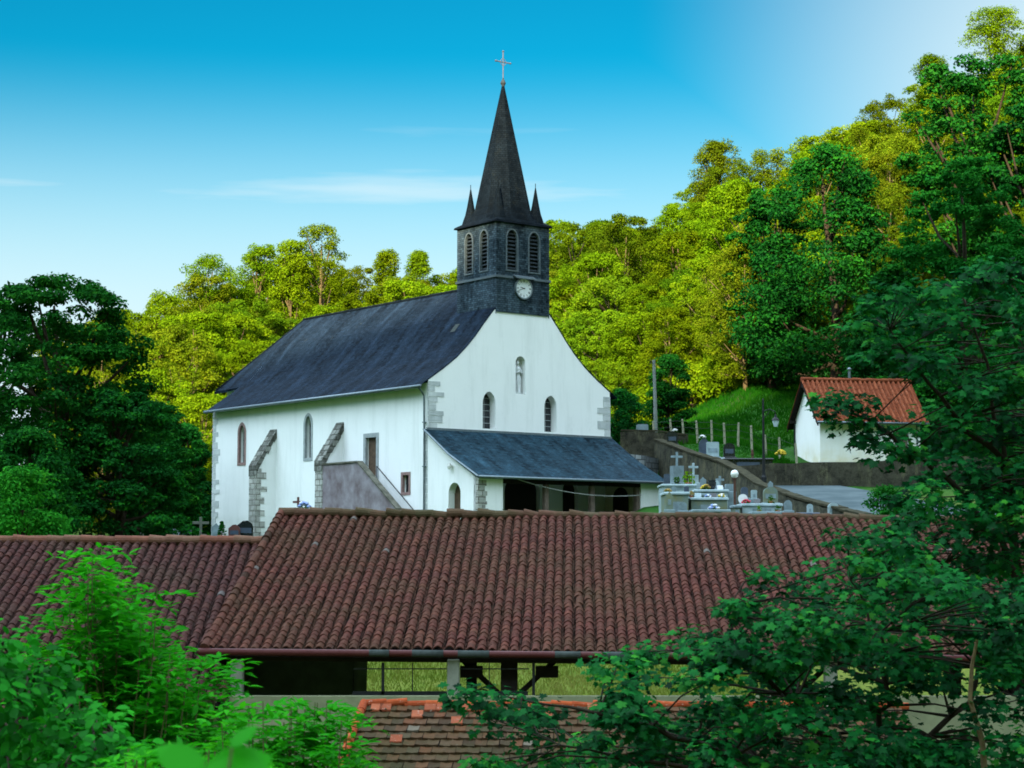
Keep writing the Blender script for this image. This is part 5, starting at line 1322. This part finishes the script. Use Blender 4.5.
zones = [(160, 'sunlit yellow-green tree on the slope just right of the big dark trees', 'wood beside the dark trees'),
         (300, 'sunlit tree rising behind the left end of the church roof', 'wood behind the left end of the roof'),
         (458, 'sunlit tree seen above the church roof ridge', 'wood above the roof ridge'),
         (600, 'sunlit tree beside the bell tower and the right roof slope', 'wood beside the tower'),
         (690, 'bright yellow-green tree on the slope right of the church', 'wood right of the church'),
         (770, 'bright yellow-green tree left of the tall dark pointed tree', 'wood left of the pointed tree'),
         (2000, 'sunlit tree high on the hillside between and above the dark trees', 'wood high on the right')]
cand = []; tries = 0
while tries < 16000 and len(cand) < 420:
    tries += 1
    y = rng.uniform(129, 206); x = rng.uniform(-.28, .32) * y
    dmin = 4.3 if y < 175 else 4.0
    if x > 17 and y < 138: continue
    if 4 < x < 15 and y < 143: continue
    if all((x - c[0]) ** 2 + (y - c[1]) ** 2 > dmin ** 2 for c in cand): cand.append((x, y))
used = [0] * len(protos); nt_ = 0
for (x, y) in cand:
    k = int(rng.integers(0, len(protos))); s = rng.uniform(.72, 1.08) * (1.0 if y > 150 else .85)
    Ht = [12, 13, 11, 14, 10, 13, 12][k] * s; z = Hs(x, y) - .3
    u, v = project((x, y, z + Ht * .97)); w = 4.4 * s / y * F_PX
    if u + w < 120 or u - w > 1090: continue
    if all(v > np.interp(uu, SKY_U, SKY_V) + 4 for uu in (u - w, u, u + w)) and u > 213 - w: continue
    if u < 190 and v > 430: continue
    _, vb = project((x, y, z))
    zi = next(i for i, zz in enumerate(zones) if u < zz[0])
    t = protos[k] if not used[k] else copy_tree(protos[k])
    used[k] += 1; nt_ += 1
    t.location = (x, y, z); t.rotation_euler = (0, 0, rng.uniform(0, 6.28)); t.scale = (s, s, s * rng.uniform(.92, 1.1))
    tag(t, zones[zi][1], 'tree', zones[zi][2])
print('wood trees', nt_, used)
for p_, u_ in zip(protos, used):
    if not u_:
        for ch in list(p_.children): bpy.data.objects.remove(ch)
        bpy.data.objects.remove(p_)

def tree_at(u, vtop, Y, name, label, Rpx, shape, mat, seed, **kw):
    x = (u - 512) / F_PX * Y; z = Hs(x, Y) - .1; Ht = at(u, vtop, Y)[2] - z
    return make_tree(name, label, kw.pop('cat', 'tree'), (x, Y, z), Ht, Rpx / F_PX * Y, shape, M and mat, seed, **kw)
# skyline trees with a shape of their own
tree_at(318, 219, 186, 'feathery_tree', 'tallest feathery tree on the skyline left of the tower, with bare pale stems', 33, 'tall', 'hill_leaf', 201, ncl=150, per=110, ls=.2, cb=.1, bark='pale_bark', clr=.25, flat=.8, inr=.1, hb=.6, minr=.55, tr=.28)
tree_at(290, 235, 185, 'feathery_tree', 'slimmer feathery tree touching the left side of the tallest skyline tree', 22, 'tall', 'hill_leaf', 202, ncl=150, per=110, ls=.2, cb=.1, bark='pale_bark', clr=.25, flat=.8, inr=.1, hb=.6, minr=.55, tr=.24)
tree_at(256, 238, 186, 'feathery_tree', 'narrow skyline tree above the left end of the church roof', 23, 'round', 'hill_leaf', 203, ncl=150, per=110, ls=.2, cb=.1, bark='pale_bark', clr=.25, flat=.8, inr=.1, hb=.6, minr=.55, tr=.22)
tree_at(208, 252, 184, 'feathery_tree', 'loose skyline tree above the gap between roof and dark trees', 39, 'round', 'hill_leaf', 204, ncl=150, per=110, ls=.2, cb=.1, bark='pale_bark', clr=.25, flat=.8, inr=.1, hb=.6, minr=.55, tr=.24)
tree_at(162, 288, 176, 'feathery_tree', 'lowest skyline tree, just above the right shoulder of the big dark tree', 36, 'round', 'hill_leaf', 205, ncl=150, per=110, ls=.2, cb=.1, bark='pale_bark', clr=.25, flat=.8, inr=.1, hb=.6, minr=.55, tr=.24)
tree_at(386, 246, 190, 'feathery_tree', 'small pale feathery tree standing alone above the middle of the roof ridge', 20, 'tall', 'hill_leaf', 206, ncl=150, per=110, ls=.2, cb=.1, bark='pale_bark', clr=.25, flat=.8, inr=.1, hb=.6, minr=.55, tr=.16)
tree_at(418, 246, 192, 'feathery_tree', 'rounded pale tree on the skyline just left of the tower', 23, 'dome', 'hill_leaf', 207, ncl=150, per=110, ls=.2, cb=.1, bark='pale_bark', clr=.25, flat=.8, inr=.1, hb=.6, minr=.55, tr=.18)
tree_at(722, 137, 198, 'skyline_tree', 'large tree with a knobbly double top where the skyline steps up', 25, 'round', 'hill_olive', 208, ncl=114, per=170, ls=.21, cb=.12, inr=.2, clr=.27, tr=.3)
tree_at(772, 144, 198, 'skyline_tree', 'rounded open tree on the skyline above the pointed dark tree', 22, 'umbrella', 'hill_olive', 209, ncl=83, per=170, ls=.21, cb=.12, inr=.2, clr=.25, tr=.25)
tree_at(1004, 2, 190, 'skyline_tree', 'highest tree of the skyline in the top right corner', 34, 'round', 'hill_leaf', 210, ncl=132, per=170, ls=.21, cb=.12, inr=.2, clr=.25, tr=.28)
tree_at(940, 52, 194, 'skyline_tree', 'wispy light tree on the skyline left of the highest tree', 22, 'tall', 'hill_leaf', 211, ncl=79, per=170, ls=.21, cb=.12, inr=.2, clr=.25, tr=.2)

# dark trees in the shade of the valley
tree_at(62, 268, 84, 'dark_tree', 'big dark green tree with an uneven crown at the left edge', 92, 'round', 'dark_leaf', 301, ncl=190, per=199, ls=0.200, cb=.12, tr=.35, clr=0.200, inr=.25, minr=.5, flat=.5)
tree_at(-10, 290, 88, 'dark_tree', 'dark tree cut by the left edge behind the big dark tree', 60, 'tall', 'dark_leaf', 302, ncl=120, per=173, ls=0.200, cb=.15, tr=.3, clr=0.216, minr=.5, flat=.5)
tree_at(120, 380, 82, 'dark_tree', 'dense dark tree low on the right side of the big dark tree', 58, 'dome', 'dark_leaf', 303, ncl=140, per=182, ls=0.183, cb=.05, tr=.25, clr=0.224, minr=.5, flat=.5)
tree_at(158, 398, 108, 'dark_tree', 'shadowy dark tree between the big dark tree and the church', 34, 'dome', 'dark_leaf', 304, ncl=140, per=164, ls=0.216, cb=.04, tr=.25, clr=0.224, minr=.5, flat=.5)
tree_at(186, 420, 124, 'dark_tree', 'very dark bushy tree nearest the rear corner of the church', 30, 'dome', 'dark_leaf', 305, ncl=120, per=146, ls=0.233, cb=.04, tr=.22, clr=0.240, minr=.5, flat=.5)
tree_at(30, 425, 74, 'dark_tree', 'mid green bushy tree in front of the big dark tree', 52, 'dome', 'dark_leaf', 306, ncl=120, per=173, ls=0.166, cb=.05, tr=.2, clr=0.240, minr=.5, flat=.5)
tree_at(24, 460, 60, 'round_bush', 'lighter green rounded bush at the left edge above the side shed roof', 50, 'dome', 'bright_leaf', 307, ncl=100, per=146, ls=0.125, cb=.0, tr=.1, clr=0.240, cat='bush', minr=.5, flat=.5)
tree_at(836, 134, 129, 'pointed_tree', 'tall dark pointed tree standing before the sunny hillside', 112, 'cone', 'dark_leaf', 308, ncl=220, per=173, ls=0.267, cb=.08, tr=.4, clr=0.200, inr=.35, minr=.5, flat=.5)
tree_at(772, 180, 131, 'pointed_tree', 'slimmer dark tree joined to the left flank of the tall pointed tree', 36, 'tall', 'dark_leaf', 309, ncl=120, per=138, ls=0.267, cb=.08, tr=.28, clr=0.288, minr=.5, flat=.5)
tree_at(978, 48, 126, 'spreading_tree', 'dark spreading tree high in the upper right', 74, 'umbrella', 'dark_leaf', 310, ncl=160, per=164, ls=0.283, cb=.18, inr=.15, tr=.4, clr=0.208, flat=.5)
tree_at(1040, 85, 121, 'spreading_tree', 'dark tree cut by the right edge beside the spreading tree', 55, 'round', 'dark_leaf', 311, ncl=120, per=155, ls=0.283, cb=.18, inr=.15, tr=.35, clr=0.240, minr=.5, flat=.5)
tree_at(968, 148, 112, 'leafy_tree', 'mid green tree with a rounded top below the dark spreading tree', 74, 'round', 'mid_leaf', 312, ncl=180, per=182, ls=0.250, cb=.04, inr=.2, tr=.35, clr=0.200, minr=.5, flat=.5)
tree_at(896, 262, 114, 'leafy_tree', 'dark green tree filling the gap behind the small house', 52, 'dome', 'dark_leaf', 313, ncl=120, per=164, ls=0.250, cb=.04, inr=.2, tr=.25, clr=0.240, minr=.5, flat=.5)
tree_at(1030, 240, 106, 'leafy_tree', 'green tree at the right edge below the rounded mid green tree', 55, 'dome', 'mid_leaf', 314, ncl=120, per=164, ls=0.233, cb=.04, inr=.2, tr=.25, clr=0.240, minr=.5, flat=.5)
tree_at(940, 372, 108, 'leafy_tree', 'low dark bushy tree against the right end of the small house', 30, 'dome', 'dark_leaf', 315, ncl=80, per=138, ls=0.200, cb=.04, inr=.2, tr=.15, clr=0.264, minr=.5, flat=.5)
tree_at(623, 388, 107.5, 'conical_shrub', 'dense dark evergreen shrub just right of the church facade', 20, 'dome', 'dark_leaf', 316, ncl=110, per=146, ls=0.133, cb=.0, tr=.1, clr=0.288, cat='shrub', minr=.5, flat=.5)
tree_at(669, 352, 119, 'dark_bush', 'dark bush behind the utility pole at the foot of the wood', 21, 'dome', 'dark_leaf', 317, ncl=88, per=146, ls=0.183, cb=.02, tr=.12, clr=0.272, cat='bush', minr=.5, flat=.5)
rngb = np.random.default_rng(88); bush0 = None
for k in range(13):
    x = 6.5 + k * .95 + rngb.normal(0, .3); y = 139.5 - (k > 8) * 3 + rngb.uniform(-1.5, 2); s_ = rngb.uniform(.75, 1.25)
    if bush0 is None:
        bush0 = make_tree('edge_bush', 'yellow-green bush along the foot of the sunny wood above the meadow', 'bush', (0, 0, 0), 2.6, 1.7, 'dome', 'hill_leaf', 330, ncl=60, per=90, ls=.22, cb=.0, tr=.06, clr=.34, group='bushes along the foot of the sunny wood'); tb = bush0
    else: tb = copy_tree(bush0)
    tb.location = (x, y, Hs(x, y) - .1); tb.rotation_euler = (0, 0, k * 1.3); tb.scale = (s_, s_, s_ * rngb.uniform(.8, 1.3))
tree_at(888, 484, 72, 'roadside_bush', 'light green bush at the roadside below the small house', 26, 'dome', 'mid_leaf', 318, ncl=60, per=112, ls=0.108, cb=.0, tr=.06, clr=0.288, cat='bush', minr=.5, flat=.5)
tree_at(1012, 440, 80, 'roadside_bush', 'bright green bush at the right edge by the road', 34, 'dome', 'mid_leaf', 319, ncl=72, per=121, ls=0.125, cb=.0, tr=.06, clr=0.272, cat='bush', minr=.5, flat=.5)
tree_at(222.5, 520, 103.6, 'dwarf_conifer', 'little upright conifer between two headstones at the church corner', 4.5, 'cone', 'mid_leaf', 320, ncl=44, per=43, ls=0.075, cb=.0, tr=.03, clr=0.400, cat='shrub', minr=.5, flat=.5)

# ---- close foliage: maple on the right
def sprays(T, C, RR, per, ls, mat, tmpl, rng, flat_up=.9, inner=.1, dens=None):
    n = len(C) * per; d = rng.normal(0, 1, (n, 3)); d /= np.linalg.norm(d, axis=1, keepdims=True); ci = np.repeat(np.arange(len(C)), per)
    P = C[ci] + d * RR[ci] * rng.uniform(inner, 1.05, (n, 1)) ** .6
    out = d * np.array([1, 1, .2]); Nn = np.array([0, -.25, flat_up]) + d * .35 + rng.normal(0, .33, (n, 3))
    tip = out + np.array([0, 0, -.45]) + rng.normal(0, .35, (n, 3)); rnd = .42 + rng.normal(0, .16, len(C))[ci] + rng.normal(0, .17, n)
    me = leaf_mesh('crown', P, Nn, ls * rng.uniform(.55, 1.3, n), rnd, tmpl, M[mat], rng, tip)
    return obj('crown', me, T)
def limb_mesh(T, name, base, C, stems, rng, mat, r0=.05, wig=.12):
    """stems: list of polylines from the base; every cluster hangs on its nearest stem point"""
    b = MB(); SP = []
    for st in stems:
        st = [np.array(p, float) for p in st]; pts = []
        for i in range(len(st) - 1):
            for k in range(4): pts.append(st[i] * (1 - k / 4) + st[i + 1] * k / 4 + rng.normal(0, .025, 3) * (i + k > 0))
        pts.append(st[-1]); n = len(pts); rad = [r0 * (1 - .85 * i / (n - 1)) for i in range(n)]
        b.tube(pts, rad, 7); SP += [(p, r_) for p, r_ in zip(pts, rad)]
    A = np.array([p for p, _ in SP])
    for c in C:
        below = A[:, 2] < c[2] + .15; d = np.linalg.norm(A - c, axis=1) + np.where(below, 0, 1.0); i = int(np.argmin(d)); s = A[i]
        m_ = (s + c) / 2 + rng.normal(0, wig * .3, 3) + np.array([0, 0, .04]); b.tube([s, m_, c], [min(SP[i][1] * .6, .02), .009, .004], 4, cap=False)
    return b.build(name, M[mat], T, smooth=True)
def rel(p, o): return np.array(p, float) - np.array(o, float)
rngm = np.random.default_rng(42)
TOPU = [470, 500, 540, 580, 620, 660, 700, 740, 780, 820, 860, 900, 960, 1060]; TOPV = [735, 700, 688, 668, 655, 640, 612, 590, 572, 562, 548, 556, 566, 572]
base = np.array([3.4, 18.5, Hs(3.4, 18.5)])
MA = thing('maple_tree', 'dark blue-green maple spreading over the bottom right, in front of the roofs', 'tree', base)
C = []
while len(C) < 285:
    u = rngm.uniform(478, 1050); v = rngm.uniform(545, 800)
    tv = np.interp(u, TOPU, TOPV)
    if v < tv + 8: continue
    if u < 585 and rngm.random() < .5: continue
    if u < 600 and v < 694: continue
    if 905 < u < 965 and 690 < v < 745 and rngm.random() < .8: continue
    if 560 < u < 700 and v < 700 and rngm.random() < .25: continue
    C.append(rel(at(u, v, rngm.uniform(16.8, 20.3)), base))
for (u, v) in ((462, 694), (480, 698), (500, 700), (520, 712), (545, 730), (490, 718), (530, 750), (610, 668), (640, 652), (735, 606), (765, 575), (842, 538), (700, 645), (868, 540), (885, 530), (900, 545), (915, 555), (880, 560), (905, 525), (860, 560), (890, 548)): C.append(rel(at(u, v, 18 + rngm.uniform(-.8, .8)), base))
C = np.array(C); rr = rngm.uniform(.16, .34, len(C)); RR = np.stack([rr, rr, rr * .55], 1)
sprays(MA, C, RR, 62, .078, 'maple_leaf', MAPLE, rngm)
stems = [[(0, 0, -.3)] + [rel(at(u, v, Y), base) for u, v, Y in pl] for pl in (
    [(872, 760, 18.5), (885, 700, 18.5), (880, 640, 18.4), (850, 580, 18.4)], [(850, 770, 18.3), (790, 700, 18), (735, 650, 17.8), (730, 605, 17.6)],
    [(820, 790, 18.2), (700, 740, 17.6), (600, 715, 17.4), (500, 695, 17.6)], [(900, 770, 18.6), (970, 700, 19), (990, 640, 19.2), (1000, 590, 19.4)],
    [(840, 780, 18.2), (690, 770, 17.5), (560, 745, 17.3)])]
limb_mesh(MA, 'trunk', base, C, stems, rngm, 'twig', .045)
b = MB(); p = [rel(at(u, v, 17.2), base) for u, v in ((985, 775), (982, 740), (970, 700), (972, 665), (977, 640))]; b.tube(p, [.03, .026, .022, .018, .012], 6); b.build('dead_stem', M['pale_bark'], MA)

base = np.array([6.6, 23.5, Hs(6.6, 23.5)])
MBt = thing('maple_tree', 'taller blue-green maple at the right edge with a branch reaching over the white house', 'tree', base)
LEFTV = [262, 285, 310, 345, 380, 420, 455, 500, 540, 600]; LEFTU = [960, 900, 862, 850, 870, 885, 890, 895, 882, 860]
C = []
while len(C) < 195:
    v = rngm.uniform(262, 610); lu = np.interp(v, LEFTV, LEFTU); u = rngm.uniform(lu, 1062)
    if v > 455 and u < 950 and rngm.random() < .4: continue
    if v < 330 and rngm.random() < .3: continue
    if 370 < v < 470 and u < 935: continue
    C.append(rel(at(u, v, rngm.uniform(21.3, 25.5)), base))
for (u, v) in ((822, 400), (834, 410), (846, 424), (842, 398), (868, 420), (880, 434), (862, 402), (898, 448), (908, 432), (862, 440), (886, 457), (872, 300), (856, 325), (915, 455)): C.append(rel(at(u, v, 22.5 + rngm.uniform(-.6, .6)), base))
C = np.array(C); rr = rngm.uniform(.2, .4, len(C)); RR = np.stack([rr, rr, rr * .5], 1)
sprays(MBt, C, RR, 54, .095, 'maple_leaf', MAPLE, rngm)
stems = [[(0, 0, -.3)] + [rel(at(u, v, Y), base) for u, v, Y in pl] for pl in (
    [(1040, 700, 23.5), (1020, 560, 23.5), (1000, 440, 23.5), (985, 360, 23.4), (960, 290, 23.2)], [(1035, 640, 23.4), (1000, 540, 23), (950, 480, 22.8), (900, 440, 22.6), (860, 415, 22.4), (825, 402, 22.3)],
    [(1035, 600, 23.6), (1040, 450, 23.8), (1035, 320, 24)], [(1005, 460, 23.4), (940, 400, 22.9), (890, 330, 22.7)], [(1030, 660, 23.4), (960, 570, 22.6), (890, 540, 22.3)])]
limb_mesh(MBt, 'trunk', base, C, stems, rngm, 'twig', .06)

# ---- close foliage: bright young ash, darker shrub and a near shoot on the left
def compound(T, shoots, per, rng, ls, mat, rl=.3, pairs=4, name='crown'):
    """shoots: list of polylines; pinnate leaves along each"""
    P = []; Nn = []; Sz = []; Tp = []; Rn = []; b = MB()
    for sh in shoots:
        sh = np.array(sh, float); L_t = np.linalg.norm(np.diff(sh, axis=0), axis=1).sum(); b.tube(list(sh), [.012 * (1 - .7 * i / (len(sh) - 1)) for i in range(len(sh))], 5, cap=False); so_ = rng.normal(0, .12)
        for q in range(per):
            a = ((q + rng.uniform(0, 1)) / per) ** .6 * (len(sh) - 1.001); i = int(a); o = sh[i] * (1 - (a - i)) + sh[i + 1] * (a - i)
            ang = rng.uniform(0, 6.283); d0 = np.array([math.cos(ang), math.sin(ang), rng.uniform(.1, .8)]); d0 /= np.linalg.norm(d0); l = rl * rng.uniform(.6, 1.15); pts = []
            for k in range(pairs * 2 + 1):
                t = (k + 1) / (pairs * 2 + 1); pts.append(o + d0 * l * t + np.array([0, 0, -.42 * l * t * t]))
            side = np.cross(d0, [0, 0, 1]); side /= np.linalg.norm(side); ro_ = rng.normal(0, .1)
            for k in range(1, pairs * 2 + 1):
                c = pts[k]; tg = pts[k] - pts[k - 1]; tg /= np.linalg.norm(tg)
                sides = (1, -1) if k < pairs * 2 and k % 2 == 0 else ((0,) if k == pairs * 2 else ())
                for s_ in sides:
                    tip = tg * (.55 if s_ else 1) + side * s_ * .95 + np.array([0, 0, -.3]); nn = np.array([0, 0, 1.]) + side * s_ * -.25 + rng.normal(0, .25, 3)
                    P.append(c); Tp.append(tip); Nn.append(nn); Sz.append(ls * rng.uniform(.7, 1.2)); Rn.append(.45 + so_ + ro_ + rng.normal(0, .12))
            P.append(pts[-1]); Tp.append(pts[-1] - pts[-2]); Nn.append(np.array([0, 0, 1.]) + rng.normal(0, .25, 3)); Sz.append(ls * 1.1); Rn.append(.5 + so_ + ro_)
    me = leaf_mesh(name, np.array(P), np.array(Nn), np.array(Sz), np.array(Rn), LEAFLET, M[mat], rng, np.array(Tp))
    obj(name, me, T); b.build('stem', M['green_stem'], T)
def ash(name, label, ub, Yb, spec, per, seed, ls=.1, mat='ash_leaf', rl=.3, cat='tree'):
    rng = np.random.default_rng(seed); bx = (ub - 512) / F_PX * Yb; base = np.array([bx, Yb, Hs(bx, Yb)]); T = thing(name, label, cat, base); sh = []
    for (u, v, sp, n) in spec:
        for k in range(n):
            tip = rel(at(u + rng.normal(0, sp), v + rng.uniform(0, sp), Yb + rng.normal(0, .45)), base); root = np.array([rng.normal(0, .12), rng.normal(0, .12), 0])
            m1 = root * .5 + tip * np.array([.35, .35, .5]) + rng.normal(0, .05, 3); m2 = tip * np.array([.8, .8, .8]) + rng.normal(0, .05, 3); sh.append([root + (0, 0, -.2), m1, m2, tip * np.array([.95, .95, .92]), tip])
    # leaves grow on the upper two thirds
    sh2 = []
    for s in sh: sh2.append([s[0] * .5 + s[1] * .5, s[1], s[2], s[3], s[4]])
    compound(T, sh2, per, rng, ls, mat, rl)
    b = MB()
    for s in sh[::3]: b.tube([s[0], s[0] * .5 + s[1] * .5, s[1]], [.03, .022, .014], 6)
    b.build('trunk', M['bark'], T)
    return T
ash('ash_sapling', 'bright green young ash with a pointed top in front of the side shed roof', 110, 15.0,
    [(100, 548, 5, 3), (92, 566, 10, 4), (125, 585, 12, 5), (70, 600, 14, 4), (140, 615, 14, 6), (105, 620, 20, 6), (170, 650, 14, 5), (50, 640, 14, 4), (95, 665, 28, 8), (150, 680, 25, 8), (205, 655, 8, 3), (205, 690, 12, 4), (60, 700, 25, 6), (120, 720, 30, 10), (190, 725, 20, 6), (150, 765, 40, 10)], 26, 51, ls=.115)
ash('ash_sapling', 'smaller bright green ash at the bottom in front of the cream wall', 290, 13.0,
    [(255, 700, 8, 3), (300, 705, 10, 4), (330, 700, 10, 4), (275, 722, 14, 6), (320, 728, 14, 5), (345, 745, 8, 3), (250, 745, 14, 6), (300, 755, 20, 7), (230, 720, 8, 3), (345, 715, 6, 2)], 22, 52, ls=.1, rl=.26)
rngs = np.random.default_rng(61)
base = np.array([-2.9, 11.0, Hs(-2.9, 11.0)])
SB = thing('broadleaf_shrub', 'darker green broad-leaved shrub in the bottom left corner', 'shrub', base); C = []
while len(C) < 70:
    u = rngs.uniform(-40, 135); v = rngs.uniform(640, 800)
    if v < np.interp(u, [-40, 0, 30, 60, 100, 140], [632, 640, 652, 672, 715, 770]): continue
    C.append(rel(at(u, v, rngs.uniform(10, 12)), base))
C = np.array(C); rr = rngs.uniform(.1, .2, len(C)); RR = np.stack([rr, rr, rr * .8], 1)
sprays(SB, C, RR, 44, .072, 'shrub_leaf', BROAD, rngs, .7)
limb_mesh(SB, 'trunk', base, C, [[(0, 0, -.2), rel(at(30, 770, 11), base), rel(at(20, 700, 11), base), rel(at(10, 655, 11), base)], [(0, 0, -.2), rel(at(70, 780, 11), base), rel(at(90, 730, 11), base)]], rngs, 'bark', .03)
ash('ash_sapling', 'young ash shoots between the broad-leaved shrub and the near leaves', 160, 9.0, [(165, 745, 14, 5), (120, 745, 18, 5), (205, 750, 16, 5), (90, 765, 14, 3), (230, 765, 10, 3)], 18, 53, ls=.08, rl=.2)
base = np.array([-.42, 2.6, Hs(-.42, 2.6)])
NS = thing('near_shoot', 'big soft out-of-focus leaf on a shoot close to the viewer at bottom left', 'plant', base)
pp = [(205, 790, 2.6, .11, (.5, .25, .35)), (232, 748, 2.62, .05, (.6, .5, .75)), (205, 776, 2.55, .08, (-.7, .2, .35)), (215, 790, 2.5, .1, (.6, -.1, .1)), (140, 790, 2.6, .1, (-.6, .1, .2))]
P = np.array([rel(at(u, v, Y), base) for u, v, Y, _, _ in pp]); Nn = np.array([(0.1, -.75, .65), (-.3, -.55, .75), (.2, -.7, .6), (0, -.4, .9), (-.1, -.4, .9)])
obj('leaves', leaf_mesh('leaves', P, Nn, np.array([p[3] for p in pp]), np.array([.5, .35, .5, .6, .5]), BROAD, M['ash_leaf'], rngs, np.array([p[4] for p in pp])), NS)
b = MB(); b.tube([(0, 0, -.05), (.0, .0, .8 * P[0][2]), tuple(P[0])], [.006, .005, .003], 5)
for p in P[1:]: b.tube([(0, 0, .85 * P[0][2]), tuple(p)], [.004, .002], 4)
b.build('stem', M['green_stem'], NS)

# ---- grass: the bank behind the sheds and the meadow
def grass(name, n, xr, yr, ht, mat, seed, ok):
    rng = np.random.default_rng(seed); x = rng.uniform(*xr, n); y = rng.uniform(*yr, n); k = ok(x, y); x, y = x[k], y[k]; z = H(x, y)
    P = np.stack([x, y, z - .02], 1); m_ = len(P); tip = np.stack([rng.normal(0, .35, m_), rng.normal(0, .35, m_), np.ones(m_)], 1); Nn = np.stack([rng.normal(0, .5, m_), -np.ones(m_), rng.normal(0, .2, m_)], 1)
    patch = .2 * np.sin(x * .9 + y * .6) + .15 * np.sin(x * 2.3 - y * 1.7)
    BL = np.array([(0, -.09, 0), (.55, -.07, .05), (1, 0, .2), (.55, .07, .05), (0, .09, 0)])
    me = leaf_mesh(name, P, Nn, ht * rng.uniform(.5, 1.3, m_), .5 + patch + rng.normal(0, .18, m_), BL, M[mat], rng, tip); o = obj(name, me); o['kind'] = 'stuff'; return o
grass('bank_grass', 60000, (-9, 8), (50.5, 64), .13, 'grass_blade', 71, lambda x, y: np.abs(x) < .2 * y)
grass('lawn_grass', 30000, (8.5, 26), (95.6, 104.5), .11, 'meadow_blade', 73, lambda x, y: (x > wall_x(y) + .45) & ~((x > 16) & (y > 102.6)))
grass('meadow_grass', 52000, (6, 30), (100, 136), .3, 'meadow_blade', 72, lambda x, y: (x > wall_x(y) + .6) & (x < .26 * y) & ~((x > 15) & (x < 23) & (y < 109)) & ((y > 104) | (x > 13.6)) )
